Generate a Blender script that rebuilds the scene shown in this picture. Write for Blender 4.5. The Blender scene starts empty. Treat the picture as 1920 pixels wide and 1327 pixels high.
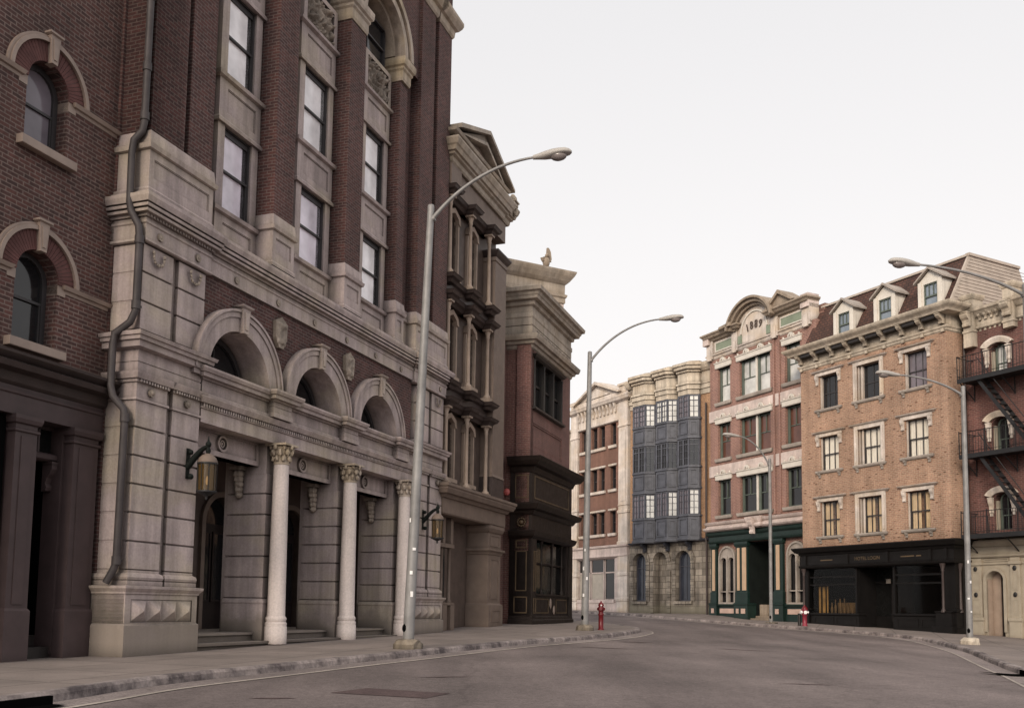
import bpy, math, random
from mathutils import Vector, noise
random.seed(7)
scene = bpy.context.scene
COL = bpy.data.collections.new("street"); scene.collection.children.link(COL)
PI = math.pi

# ------------------------------------------------------------------ materials
MATS = {}
def nmat(name):
    m = bpy.data.materials.new(name); m.use_nodes = True
    nt = m.node_tree; nt.nodes.clear()
    out = nt.nodes.new('ShaderNodeOutputMaterial'); b = nt.nodes.new('ShaderNodeBsdfPrincipled')
    nt.links.new(b.outputs[0], out.inputs[0]); MATS[name] = m
    return m, nt, b
def N(nt, t, **kw):
    n = nt.nodes.new(t)
    for k, v in kw.items(): setattr(n, k, v)
    return n
def L(nt, a, b): nt.links.new(a, b)
def noise_n(nt, vec, scale, detail=4, rough=.6):
    n = N(nt, 'ShaderNodeTexNoise'); n.inputs['Scale'].default_value = scale
    n.inputs['Detail'].default_value = detail; n.inputs['Roughness'].default_value = rough
    L(nt, vec, n.inputs['Vector']); return n.outputs['Fac']
def ramp(nt, fac, a, b, ca=(0,0,0), cb=(1,1,1)):
    r = N(nt, 'ShaderNodeValToRGB'); r.color_ramp.elements[0].position = a; r.color_ramp.elements[1].position = b
    r.color_ramp.elements[0].color = (*ca, 1); r.color_ramp.elements[1].color = (*cb, 1)
    L(nt, fac, r.inputs[0]); return r.outputs[0]
def mix(nt, fac, a, b, mode='MIX'):
    m = N(nt, 'ShaderNodeMix', data_type='RGBA', blend_type=mode)
    for i, v in ((0, fac), (6, a), (7, b)):
        if isinstance(v, (int, float)): m.inputs[i].default_value = v
        elif isinstance(v, tuple): m.inputs[i].default_value = (*v, 1)
        else: L(nt, v, m.inputs[i])
    return m.outputs[2]
def bump(nt, b, h, strength=.3, dist=.01):
    n = N(nt, 'ShaderNodeBump'); n.inputs['Strength'].default_value = strength; n.inputs['Distance'].default_value = dist
    L(nt, h, n.inputs['Height']); L(nt, n.outputs[0], b.inputs['Normal'])
def crease_shade(nt, col, amt=.5, dist=.35):  # multiplies AO shade of creases and recesses into the base colour
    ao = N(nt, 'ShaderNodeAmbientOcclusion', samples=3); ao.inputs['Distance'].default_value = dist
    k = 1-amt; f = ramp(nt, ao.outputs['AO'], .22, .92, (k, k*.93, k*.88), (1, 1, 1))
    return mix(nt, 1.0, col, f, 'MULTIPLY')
def coords(nt):
    tc = N(nt, 'ShaderNodeTexCoord'); return tc.outputs['Object']
def mapped(nt, vec, sc):
    m = N(nt, 'ShaderNodeMapping'); m.inputs['Scale'].default_value = sc; L(nt, vec, m.inputs['Vector']); return m.outputs[0]

def brick(name, c1, c2, mortar, bw=.21, rh=.07, ms=.011, var=.5, shade_amt=.4, odd=None):
    m, nt, b = nmat(name); o = coords(nt)
    sp = N(nt, 'ShaderNodeSeparateXYZ'); L(nt, o, sp.inputs[0])
    ad = N(nt, 'ShaderNodeMath', operation='ADD'); L(nt, sp.outputs[0], ad.inputs[0]); L(nt, sp.outputs[1], ad.inputs[1])
    cb = N(nt, 'ShaderNodeCombineXYZ'); L(nt, ad.outputs[0], cb.inputs[0]); L(nt, sp.outputs[2], cb.inputs[1])
    br = N(nt, 'ShaderNodeTexBrick'); br.inputs['Scale'].default_value = 1; br.inputs['Mortar Size'].default_value = ms
    br.inputs['Brick Width'].default_value = bw; br.inputs['Row Height'].default_value = rh
    br.inputs['Mortar Smooth'].default_value = .3; br.inputs['Bias'].default_value = -.1
    for k, c in (('Color1', c1), ('Color2', c2), ('Mortar', mortar)): br.inputs[k].default_value = (*c, 1)
    L(nt, cb.outputs[0], br.inputs['Vector'])
    col = br.outputs['Color']
    if odd:   # scattered odd-coloured / missing bricks
        v = N(nt, 'ShaderNodeTexVoronoi'); v.inputs['Scale'].default_value = 1
        L(nt, mapped(nt, cb.outputs[0], (2.2, 6.0, 1)), v.inputs['Vector'])
        f = ramp(nt, v.outputs['Distance'], .12, .2, (1, 1, 1), (0, 0, 0)); col = mix(nt, f, col, odd)
    big = ramp(nt, noise_n(nt, o, .45, 5), .3, .75, (1-var,)*3, (1.15, 1.12, 1.1))
    col = mix(nt, 1.0, col, big, 'MULTIPLY')
    st = ramp(nt, noise_n(nt, mapped(nt, o, (1.6, 1.6, .16)), 1.3, 4), .35, .7, (.66, .64, .62), (1.1, 1.1, 1.1))
    col = mix(nt, .7, col, st, 'MULTIPLY')
    fine = ramp(nt, noise_n(nt, o, 14, 3), .3, .7, (.72,)*3, (1.2,)*3); col = mix(nt, 1.0, col, fine, 'MULTIPLY')
    if shade_amt: col = crease_shade(nt, col, shade_amt, .5)
    L(nt, col, b.inputs['Base Color']); b.inputs['Roughness'].default_value = .92
    inv = N(nt, 'ShaderNodeMath', operation='SUBTRACT'); inv.inputs[0].default_value = 1; L(nt, br.outputs['Fac'], inv.inputs[1])
    bump(nt, b, inv.outputs[0], .5, .012)
    return m
def stone(name, c, var=.35, shade_amt=.55, rough=.85, blocks=None, streak=.5, tint=None, ground=False):
    m, nt, b = nmat(name); o = coords(nt)
    col = ramp(nt, noise_n(nt, o, 1.1, 6, .65), .3, .72, tuple(x*(1-var) for x in c), tuple(x*(1+var*.45) for x in c))
    if tint:
        col = mix(nt, ramp(nt, noise_n(nt, mapped(nt, o, (.6, .6, .9)), .9, 3), .45, .68), col, tint)
    st = ramp(nt, noise_n(nt, mapped(nt, o, (3.2, 3.2, .22)), 1.4, 5), .34, .66, (1-streak,)*3, (1.08,)*3)
    col = mix(nt, .75, col, st, 'MULTIPLY')
    f = ramp(nt, noise_n(nt, o, 26, 4, .7), .3, .7, (.84,)*3, (1.1,)*3); col = mix(nt, 1.0, col, f, 'MULTIPLY')
    h = noise_n(nt, o, 20, 5, .7)
    if blocks:
        sp = N(nt, 'ShaderNodeSeparateXYZ'); L(nt, o, sp.inputs[0])
        ad = N(nt, 'ShaderNodeMath', operation='ADD'); L(nt, sp.outputs[0], ad.inputs[0]); L(nt, sp.outputs[1], ad.inputs[1])
        cb = N(nt, 'ShaderNodeCombineXYZ'); L(nt, ad.outputs[0], cb.inputs[0]); L(nt, sp.outputs[2], cb.inputs[1])
        br = N(nt, 'ShaderNodeTexBrick'); br.inputs['Scale'].default_value = 1; br.inputs['Mortar Size'].default_value = .018
        br.inputs['Brick Width'].default_value = blocks[0]; br.inputs['Row Height'].default_value = blocks[1]
        br.inputs['Color1'].default_value = (.62, .6, .58, 1); br.inputs['Color2'].default_value = (1.15, 1.13, 1.1, 1); br.inputs['Mortar'].default_value = (.4, .38, .36, 1)
        L(nt, cb.outputs[0], br.inputs['Vector']); col = mix(nt, 1.0, col, br.outputs['Color'], 'MULTIPLY')
    if ground:   # splash and soot near the pavement
        s2 = N(nt, 'ShaderNodeSeparateXYZ'); L(nt, o, s2.inputs[0]); wv = N(nt, 'ShaderNodeMath', operation='MULTIPLY_ADD'); wv.inputs[1].default_value = -1.1; L(nt, noise_n(nt, o, 1.7, 5, .7), wv.inputs[0]); L(nt, s2.outputs[2], wv.inputs[2])
        col = mix(nt, ramp(nt, wv.outputs[0], -.55, .35, (.8,)*3, (0,)*3), col, (c[0]*.45, c[1]*.46, c[2]*.40))
    if shade_amt: col = crease_shade(nt, col, shade_amt, .26)
    L(nt, col, b.inputs['Base Color']); b.inputs['Roughness'].default_value = rough
    bump(nt, b, h, .35, .006)
    return m
def paint(name, c, rough=.5, var=.25, shade_amt=.35, metal=0, spec=.4):
    m, nt, b = nmat(name); o = coords(nt)
    col = ramp(nt, noise_n(nt, o, 2.5, 5), .3, .7, tuple(x*(1-var) for x in c), tuple(x*(1+var*.5) for x in c))
    if shade_amt: col = crease_shade(nt, col, shade_amt, .15)
    L(nt, col, b.inputs['Base Color']); b.inputs['Metallic'].default_value = metal
    r = N(nt, 'ShaderNodeMapRange'); r.inputs[3].default_value = max(0, rough-.12); r.inputs[4].default_value = min(1, rough+.15)
    L(nt, noise_n(nt, o, 6, 4), r.inputs[0]); L(nt, r.outputs[0], b.inputs['Roughness'])
    b.inputs['Specular IOR Level'].default_value = spec
    return m
def glass(name, c, rough=.08, spec=.5, wavy=.15):
    m, nt, b = nmat(name); o = coords(nt)
    col = ramp(nt, noise_n(nt, o, 1.2, 3), .3, .7, tuple(x*.7 for x in c), tuple(x*1.2 for x in c))
    L(nt, col, b.inputs['Base Color']); b.inputs['Roughness'].default_value = rough; b.inputs['Specular IOR Level'].default_value = spec
    bump(nt, b, noise_n(nt, o, 2.2, 2), wavy, .02)
    return m
def clear_glass(name, tint=(1, 1, 1), f=.12):
    m = bpy.data.materials.new(name); m.use_nodes = True; nt = m.node_tree; nt.nodes.clear(); MATS[name] = m
    out = N(nt, 'ShaderNodeOutputMaterial'); mx = N(nt, 'ShaderNodeMixShader'); t = N(nt, 'ShaderNodeBsdfTransparent'); g = N(nt, 'ShaderNodeBsdfGlossy')
    t.inputs[0].default_value = (*tint, 1); g.inputs['Roughness'].default_value = .06
    lw = N(nt, 'ShaderNodeLayerWeight'); pw = N(nt, 'ShaderNodeMath', operation='POWER'); pw.inputs[1].default_value = 4; L(nt, lw.outputs['Facing'], pw.inputs[0])
    ad = N(nt, 'ShaderNodeMath', operation='MULTIPLY_ADD'); ad.inputs[1].default_value = .5; ad.inputs[2].default_value = f; L(nt, pw.outputs[0], ad.inputs[0])
    L(nt, ad.outputs[0], mx.inputs[0]); L(nt, t.outputs[0], mx.inputs[1]); L(nt, g.outputs[0], mx.inputs[2]); L(nt, mx.outputs[0], out.inputs[0])
    return m

brick('brick_dark', (.125, .05, .045), (.06, .03, .03), (.175, .13, .12), var=.35, shade_amt=.5)
brick('brick_brown', (.135, .06, .052), (.062, .037, .035), (.22, .165, .15), var=.4, shade_amt=.5)
brick('brick_rose', (.25, .115, .10), (.18, .085, .077), (.28, .2, .175), var=.3)
brick('brick_tan', (.47, .285, .20), (.35, .21, .15), (.47, .36, .27), bw=.24, rh=.08, ms=.014, var=.28, shade_amt=.35, odd=(.16, .085, .055))
brick('brick_tan_plain', (.48, .29, .17), (.38, .22, .13), (.36, .26, .18), bw=.24, rh=.08, var=.3)
brick('brick_red', (.35, .19, .16), (.28, .155, .135), (.46, .32, .26), bw=.24, rh=.08, var=.28)
brick('brick_orange', (.25, .125, .095), (.19, .095, .075), (.30, .2, .15), bw=.24, rh=.08, var=.3)
brick('brick_maroon', (.20, .085, .075), (.14, .065, .06), (.24, .16, .14), bw=.22, rh=.075, var=.35, odd=(.09, .045, .04))
brick('shingle', (.12, .055, .04), (.07, .035, .028), (.04, .022, .018), bw=.22, rh=.16, ms=.02, var=.5, shade_amt=.2)
paint('brick_voussoir', (.125, .056, .052), .9, .5)
stone('stone', (.485, .40, .385), tint=(.48, .405, .325), var=.26, streak=.4, shade_amt=.85, ground=True)
stone('stone_light', (.50, .42, .35), tint=(.48, .385, .26), var=.25)
stone('stone_carved', (.42, .35, .29), var=.5, shade_amt=.75)
stone('stone_cream', (.60, .525, .43), tint=(.52, .43, .33), streak=.45, shade_amt=.75)
stone('stone_putty', (.47, .405, .34), tint=(.42, .345, .265), streak=.4, shade_amt=.8)
stone('stone_white', (.72, .64, .58), tint=(.62, .51, .40), streak=.3)
stone('stone_pink', (.66, .55, .51), streak=.22)
stone('stone_tan', (.36, .29, .225), streak=.35)
stone('stone_rough', (.35, .31, .265), blocks=(.55, .36), var=.5, ground=True)
stone('stone_ashlar', (.46, .40, .35), blocks=(1.3, .5), var=.25)
stone('sill_grey', (.40, .35, .31), streak=.2)
stone('white_column', (.66, .58, .55), var=.12, shade_amt=.6, streak=.22)
paint('cream_paint', (.37, .325, .26), .6, .18)
paint('tan_paint', (.33, .255, .205), .6, .2)
paint('trim_tan', (.30, .235, .20), .55, .2)
paint('brown_paint', (.062, .042, .043), .55, .2, .5)
paint('brown_dark', (.05, .036, .034), .5, .3, .5)
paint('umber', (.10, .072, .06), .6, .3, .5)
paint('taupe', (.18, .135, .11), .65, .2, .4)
paint('black_paint', (.009, .008, .008), .5, .3, .2, spec=.2)
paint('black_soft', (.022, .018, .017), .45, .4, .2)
paint('dark_brown_shop', (.020, .014, .012), .5, .4, .2, spec=.25)
paint('gold_line', (.11, .075, .042), .5, .4)
paint('green_dark', (.008, .024, .02), .45, .3, .4)
paint('green_panel', (.23, .27, .20), .55, .2)
paint('green_sash', (.11, .135, .115), .5, .2)
paint('peach_panel', (.52, .37, .25), .6, .15)
paint('peach_pink', (.52, .37, .31), .6, .2)
paint('blue_grey', (.095, .10, .122), .55, .35, .6)
paint('blue_dark', (.05, .052, .065), .5, .2, .5)  # darker blue-grey paint of the ledge under the bays
paint('slate_frame', (.06, .06, .075), .5, .2)
paint('sash_dark', (.045, .042, .045), .45, .2)
paint('iron', (.018, .018, .02), .55, .3, .2)
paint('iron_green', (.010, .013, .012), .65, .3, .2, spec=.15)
paint('pipe', (.055, .046, .047), .6, .35, .3)
paint('galvanised', (.24, .235, .235), .55, .3, .25, metal=.2)
paint('lamp_grey', (.36, .34, .32), .5, .15, 0)
paint('lens', (.22, .19, .185), .12, .3, 0)
paint('red_paint', (.125, .007, .011), .4, .25, .4)
paint('red_pink', (.24, .03, .05), .45, .3, .4)
paint('bell_red', (.50, .12, .11), .4, .15, .2)
paint('white_sticker', (.75, .74, .74), .5, .1, 0)
paint('yellow_note', (.55, .42, .15), .6, .1, 0)
paint('amber_cloth', (.26, .15, .045), .8, .5, 0)
paint('amber_dim', (.12, .07, .025), .8, .6, 0)
paint('plaster', (.42, .38, .33), .8, .15, 0)
paint('curtain_white', (.85, .79, .70), .9, .08, 0)
paint('curtain_yellow', (.62, .46, .29), .9, .2, 0)
paint('curtain_blue', (.25, .29, .36), .9, .25, 0)
paint('blind_lilac', (.40, .36, .40), .8, .04, 0)
paint('blind_white', (.56, .53, .52), .8, .04, 0)
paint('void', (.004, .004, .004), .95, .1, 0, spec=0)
paint('door_dark', (.018, .012, .012), .4, .3, 0)
paint('siding', (.44, .38, .33), .7, .2, .2)
paint('roof_tar', (.12, .11, .10), .9, .3, 0)
paint('white_wood', (.66, .62, .56), .5, .12, .3)
paint('amber_glass', (.13, .075, .02), .2, .5, 0)
stone('concrete_rough', (.24, .20, .155), var=.6, shade_amt=.8)
stone('concrete_pale', (.62, .54, .44), var=.3, shade_amt=.4)
glass('glass_dark', (.014, .014, .016))
glass('glass_black', (.008, .008, .008), spec=.25)
glass('glass_blue', (.03, .035, .05))
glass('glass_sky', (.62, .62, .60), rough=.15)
glass('glass_dormer', (.20, .24, .29), rough=.1)
glass('glass_rust', (.12, .05, .035))
glass('glass_grey', (.17, .15, .175))
glass('glass_lilac', (.80, .74, .83), rough=.12)
glass('glass_pale', (.97, .94, .96), rough=.12)
clear_glass('glass_clear', (.93, .93, .92), .05)
m, nt, b = nmat('glass_amber'); b.inputs['Base Color'].default_value = (.085, .05, .014, 1); b.inputs['Roughness'].default_value = .15; b.inputs['Alpha'].default_value = .75
clear_glass('glass_shop', (.8, .78, .75), .015)
m, nt, b = nmat('bulb'); b.inputs['Base Color'].default_value = (.9, .6, .3, 1); b.inputs['Emission Color'].default_value = (1, .55, .2, 1); b.inputs['Emission Strength'].default_value = .8

def asphalt(name, c, patch=True):
    m, nt, b = nmat(name); o = coords(nt)
    col = ramp(nt, noise_n(nt, o, .22, 6, .6), .32, .7, tuple(x*.7 for x in c), tuple(x*1.22 for x in c))
    f = ramp(nt, noise_n(nt, o, 38, 4, .85), .32, .68, (.5,)*3, (1.5,)*3); col = mix(nt, 1.0, col, f, 'MULTIPLY')
    f2 = ramp(nt, noise_n(nt, o, 9, 6, .8), .32, .68, (.72,)*3, (1.24,)*3); col = mix(nt, 1.0, col, f2, 'MULTIPLY')
    # worn lanes along the street
    tr = ramp(nt, noise_n(nt, mapped(nt, o, (.55, .09, 1)), 1.0, 4), .36, .64, (.74, .73, .73), (1.13, 1.12, 1.11)); col = mix(nt, 1.0, col, tr, 'MULTIPLY')
    # oil spots
    sp = ramp(nt, noise_n(nt, mapped(nt, o, (1, .6, 1)), 1.7, 5, .7), .66, .74, (1, 1, 1), (.62, .6, .6)); col = mix(nt, 1.0, col, sp, 'MULTIPLY')
    # cracks
    v = N(nt, 'ShaderNodeTexVoronoi', feature='DISTANCE_TO_EDGE'); v.inputs['Scale'].default_value = .16
    wob = N(nt, 'ShaderNodeVectorMath', operation='ADD'); nn = N(nt, 'ShaderNodeTexNoise'); nn.inputs['Scale'].default_value = .9; nn.inputs['Detail'].default_value = 5
    L(nt, o, nn.inputs['Vector']); L(nt, nn.outputs['Color'], wob.inputs[0]); L(nt, o, wob.inputs[1]); L(nt, wob.outputs[0], v.inputs['Vector'])
    cr = ramp(nt, v.outputs['Distance'], .002, .007, (.5, .48, .48), (1, 1, 1)); col = mix(nt, .35, col, cr, 'MULTIPLY')
    L(nt, col, b.inputs['Base Color']); b.inputs['Roughness'].default_value = .88; b.inputs['Specular IOR Level'].default_value = .3
    bump(nt, b, noise_n(nt, o, 60, 3, .8), .5, .006)
asphalt('asphalt', (.17, .141, .137))
asphalt('gutter', (.235, .20, .193))
asphalt('patch', (.10, .068, .068))
def walkmat(name, c):
    m, nt, b = nmat(name); o = coords(nt)
    col = ramp(nt, noise_n(nt, o, .5, 6, .65), .3, .7, tuple(x*.66 for x in c), tuple(x*1.18 for x in c))
    f = ramp(nt, noise_n(nt, o, 30, 4, .8), .3, .7, (.82,)*3, (1.14,)*3); col = mix(nt, 1.0, col, f, 'MULTIPLY')
    sp = ramp(nt, noise_n(nt, o, 2.3, 5, .7), .58, .72, (1, 1, 1), (.66, .62, .6)); col = mix(nt, 1.0, col, sp, 'MULTIPLY')
    mp = N(nt, 'ShaderNodeMapping'); mp.inputs['Rotation'].default_value = (0, 0, math.radians(19.6)); L(nt, o, mp.inputs[0])
    br = N(nt, 'ShaderNodeTexBrick'); br.offset = 0; br.inputs['Scale'].default_value = 1; br.inputs['Mortar Size'].default_value = .016
    br.inputs['Brick Width'].default_value = 1.5; br.inputs['Row Height'].default_value = 1.5
    br.inputs['Color1'].default_value = (.93, .93, .93, 1); br.inputs['Color2'].default_value = (1.05, 1.05, 1.05, 1); br.inputs['Mortar'].default_value = (.3, .28, .27, 1)
    L(nt, mp.outputs[0], br.inputs['Vector']); col = mix(nt, .8, col, br.outputs['Color'], 'MULTIPLY')
    L(nt, col, b.inputs['Base Color']); b.inputs['Roughness'].default_value = .9
    bump(nt, b, noise_n(nt, o, 25, 5, .8), .3, .006)
walkmat('sidewalk', (.215, .178, .162))
m, nt, b = nmat('kerb'); o = coords(nt)
kc = ramp(nt, noise_n(nt, o, 1.6, 6, .7), .38, .62, (.075, .06, .062), (.34, .29, .275))
kc = mix(nt, 1.0, kc, ramp(nt, noise_n(nt, o, 18, 4), .3, .7, (.75,)*3, (1.15,)*3), 'MULTIPLY')
L(nt, kc, b.inputs['Base Color']); b.inputs['Roughness'].default_value = .9; bump(nt, b, noise_n(nt, o, 14, 6, .8), .8, .02)

# ------------------------------------------------------------------ mesh builder
class MB:
    def __init__(s): s.v = []; s.f = []; s.sm = []; s.done = []
    def cut(s):                      # what follows is an instance of its own
        if s.f: s.done.append((s.v, s.f, s.sm)); s.v = []; s.f = []; s.sm = []
        return s
    def add(s, vs, fs, smooth=False):
        k = len(s.v); s.v += [tuple(v) for v in vs]; s.f += [tuple(i+k for i in f) for f in fs]; s.sm += [smooth]*len(fs); return s
    def box(s, x0, x1, y0, y1, z0, z1):
        return s.add([(x0,y0,z0),(x1,y0,z0),(x1,y1,z0),(x0,y1,z0),(x0,y0,z1),(x1,y0,z1),(x1,y1,z1),(x0,y1,z1)],
                     [(0,3,2,1),(4,5,6,7),(0,1,5,4),(1,2,6,5),(2,3,7,6),(3,0,4,7)])
    def mould(s, x0, x1, yf, yb, lv):
        vs = []; fs = []
        for z, p in lv: vs += [(x0-p,yf-p,z),(x1+p,yf-p,z),(x1+p,yb,z),(x0-p,yb,z)]
        for i in range(len(lv)-1):
            for j in range(4):
                a = i*4+j; b = i*4+(j+1) % 4; fs.append((a, b, b+4, a+4))
        n = len(lv)*4; fs += [(3,2,1,0),(n-4,n-3,n-2,n-1)]
        return s.add(vs, fs)
    def poly(s, pts, y0, y1):        # polygon in x,z extruded in y
        n = len(pts)
        vs = [(x,y0,z) for x,z in pts]+[(x,y1,z) for x,z in pts]
        return s.add(vs, [tuple(range(n)), tuple(range(2*n-1,n-1,-1))]+[(i,i+n,(i+1)%n+n,(i+1)%n) for i in range(n)])
    def plan(s, pts, z0, z1):        # polygon in x,y extruded in z
        n = len(pts)
        vs = [(x,y,z0) for x,y in pts]+[(x,y,z1) for x,y in pts]
        return s.add(vs, [tuple(range(n-1,-1,-1)), tuple(range(n,2*n))]+[(i,(i+1)%n,(i+1)%n+n,i+n) for i in range(n)])
    def profx(s, pts, x0, x1):       # profile in y,z extruded along x
        n = len(pts)
        vs = [(x0,y,z) for y,z in pts]+[(x1,y,z) for y,z in pts]
        return s.add(vs, [tuple(range(n)), tuple(range(2*n-1,n-1,-1))]+[(i,i+n,(i+1)%n+n,(i+1)%n) for i in range(n)])
    def ring(s, cx, cz, r0, r1, y0, y1, a0=0, a1=180, n=24, gap=0):
        for i in range(n):
            if not gap:
                break
            t0 = math.radians(a0+(a1-a0)*(i+gap/2)/n); t1 = math.radians(a0+(a1-a0)*(i+1-gap/2)/n)
            s.poly([(cx+r0*math.cos(t0),cz+r0*math.sin(t0)),(cx+r1*math.cos(t0),cz+r1*math.sin(t0)),(cx+r1*math.cos(t1),cz+r1*math.sin(t1)),(cx+r0*math.cos(t1),cz+r0*math.sin(t1))], y0, y1)
        if gap: return s
        vs = []; fs = []
        for i in range(n+1):
            t = math.radians(a0+(a1-a0)*i/n); c, q = math.cos(t), math.sin(t)
            vs += [(cx+r0*c,y0,cz+r0*q),(cx+r1*c,y0,cz+r1*q),(cx+r1*c,y1,cz+r1*q),(cx+r0*c,y1,cz+r0*q)]
        for i in range(n):
            for j in range(4): fs.append((i*4+j,(i+1)*4+j,(i+1)*4+(j+1)%4,i*4+(j+1)%4))
        fs += [(0,1,2,3),(n*4+3,n*4+2,n*4+1,n*4)]
        return s.add(vs, fs)
    def wall(s, x0, x1, z0, z1, y0, y1, holes):
        # holes: (hx0,hx1,hz0,hz1[,arch])  arch = rise of the arch head (0 none)
        hs = [h if len(h) > 4 else (*h, 0) for h in holes]
        zs = sorted({z0, z1, *[min(max(h[2], z0), z1) for h in hs], *[min(max(h[3], z0), z1) for h in hs]})
        for a, b in zip(zs, zs[1:]):
            if b-a < 1e-6: continue
            zc = (a+b)/2; cuts = sorted([(h[0], h[1]) for h in hs if h[2] < zc < h[3]]); x = x0
            for c0, c1 in cuts:
                if c0 > x+1e-6: s.box(x, c0, y0, y1, a, b)
                x = max(x, c1)
            if x < x1-1e-6: s.box(x, x1, y0, y1, a, b)
        for h in hs:
            if h[4]:
                cx = (h[0]+h[1])/2; w = (h[1]-h[0])/2; r = h[4]; zs_ = h[3]-r; n = 12
                lp = [(cx-w*math.cos(i*PI/2/n), zs_+r*math.sin(i*PI/2/n)) for i in range(n+1)]
                s.poly(lp+[(h[0], h[3])], y0, y1)
                s.poly([(2*cx-x, z) for x, z in reversed(lp)]+[(h[1], h[3])][::1], y0, y1)
        return s
    def lathe(s, cx, cy, prof, n=20, smooth=True, cap=True):
        vs = []; fs = []
        for z, r in prof:
            vs += [(cx+r*math.cos(2*PI*i/n), cy+r*math.sin(2*PI*i/n), z) for i in range(n)]
        for k in range(len(prof)-1):
            for i in range(n):
                j = (i+1) % n; fs.append((k*n+i, k*n+j, (k+1)*n+j, (k+1)*n+i))
        s.add(vs, fs, smooth)
        if cap:
            m = (len(prof)-1)*n
            s.add(vs[:n], [tuple(range(n-1,-1,-1))]); s.add(vs[m:], [tuple(range(n))])
        return s
    def tube(s, pts, r, n=8, smooth=True):
        P = [Vector(p) for p in pts]; vs = []; fs = []; up0 = None
        for k, p in enumerate(P):
            d = (P[min(k+1,len(P)-1)]-P[max(k-1,0)]).normalized()
            u = d.cross(Vector((0,0,1))) if up0 is None else (up0-d*up0.dot(d))
            if u.length < 1e-3: u = d.cross(Vector((1,0,0)))
            u.normalize(); up0 = u; w = d.cross(u); rr = r[k] if isinstance(r, (list, tuple)) else r
            vs += [p+u*rr*math.cos(2*PI*i/n)+w*rr*math.sin(2*PI*i/n) for i in range(n)]
        for k in range(len(P)-1):
            for i in range(n):
                j = (i+1) % n; fs.append((k*n+i, k*n+j, (k+1)*n+j, (k+1)*n+i))
        s.add(vs, fs, smooth); m = (len(P)-1)*n
        s.add(vs[:n], [tuple(range(n-1,-1,-1))]); s.add(vs[m:], [tuple(range(n))])
        return s
    def ball(s, c, r, sx=1, sy=1, sz=1, n=10, jit=0):
        vs = []; fs = []; m = n//2+1
        for k in range(m+1):
            th = PI*k/m
            for i in range(n):
                ph = 2*PI*i/n; q = 1+(random.uniform(-jit, jit) if jit else 0)
                vs.append((c[0]+r*sx*q*math.sin(th)*math.cos(ph), c[1]+r*sy*q*math.sin(th)*math.sin(ph), c[2]+r*sz*q*math.cos(th)))
        for k in range(m):
            for i in range(n):
                j = (i+1) % n; fs.append((k*n+i, (k+1)*n+i, (k+1)*n+j, k*n+j))
        return s.add(vs, fs, not jit)
    def frame(s, x0, x1, z0, z1, y0, y1, w):   # rectangular frame of bars
        s.box(x0,x1,y0,y1,z1-w,z1); s.box(x0,x1,y0,y1,z0,z0+w); s.box(x0,x0+w,y0,y1,z0+w,z1-w); s.box(x1-w,x1,y0,y1,z0+w,z1-w); return s
    def relief(s, x0, x1, z0, z1, y, amp, nx, nz, seed=0, fn=None):   # carved surface
        vs = []; fs = []
        for j in range(nz+1):
            for i in range(nx+1):
                x = x0+(x1-x0)*i/nx; z = z0+(z1-z0)*j/nz
                e = min(i, nx-i, j, nz-j)
                h = 0 if e == 0 else (fn(x, z) if fn else abs(noise.noise(Vector((x*7+seed, z*7, seed))))*2+.5*abs(noise.noise(Vector((x*17, z*17+seed, 3)))))
                vs.append((x, y-amp*h, z))
        for j in range(nz):
            for i in range(nx):
                a = j*(nx+1)+i; fs.append((a, a+1, a+nx+2, a+nx+1))
        return s.add(vs, fs, True)
    def build(s, name, mat, parent=None, ofs=None, label=None):
        if ofs is None: ofs = OFS.get(parent.name, (0, 0, 0)) if parent else (0, 0, 0)
        if s.done:
            s.cut(); segs = s.done; s.done = []; out = []
            for s.v, s.f, s.sm in segs: out.append(s.build(name, mat, parent, ofs, label))
            s.objs = out; return out[0]
        me = bpy.data.meshes.new(name)
        me.from_pydata([(x-ofs[0], y-ofs[1], z-ofs[2]) for x, y, z in s.v], [], s.f)
        me.polygons.foreach_set('use_smooth', s.sm); me.materials.append(MATS[mat]); me.update()
        o = bpy.data.objects.new(name, me); COL.objects.link(o)
        if parent: o.parent = parent; OFS[o.name] = ofs
        if label: o['label'] = label
        return o
OFS = {}
def tag(o, label, cat, group=None):
    o['label'] = label; o['category'] = cat
    if group: o['group'] = group
    return o
class Frame:
    def __init__(s, ox, oy, dx, dy): s.o = (ox, oy); s.a = math.atan2(dy, dx)
    def w(s, x, y): c, q = math.cos(s.a), math.sin(s.a); return (s.o[0]+c*x-q*y, s.o[1]+q*x+c*y)
F1 = Frame(-6.406, 16.0, .33587, .94191)
F8 = Frame(14.106, 46.4, .46438, -.88563)
F7 = Frame(11.101, 54.6, .43279, -.90149)
F6 = Frame(7.434, 60.4, .5712, -.82081)
F5 = Frame(4.081, 66.8, .46821, -.88362)
F4 = Frame(2.21, 41.0, .88563, .46439)
def thing(name, fr, x, y, z, label, cat, group=None):
    o = bpy.data.objects.new(name, None); COL.objects.link(o); o.empty_display_size = .3
    wx, wy = fr.w(x, y); o.location = (wx, wy, z); o.rotation_euler = (0, 0, fr.a); OFS[o.name] = (x, y, z)
    return tag(o, label, cat, group)

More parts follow.
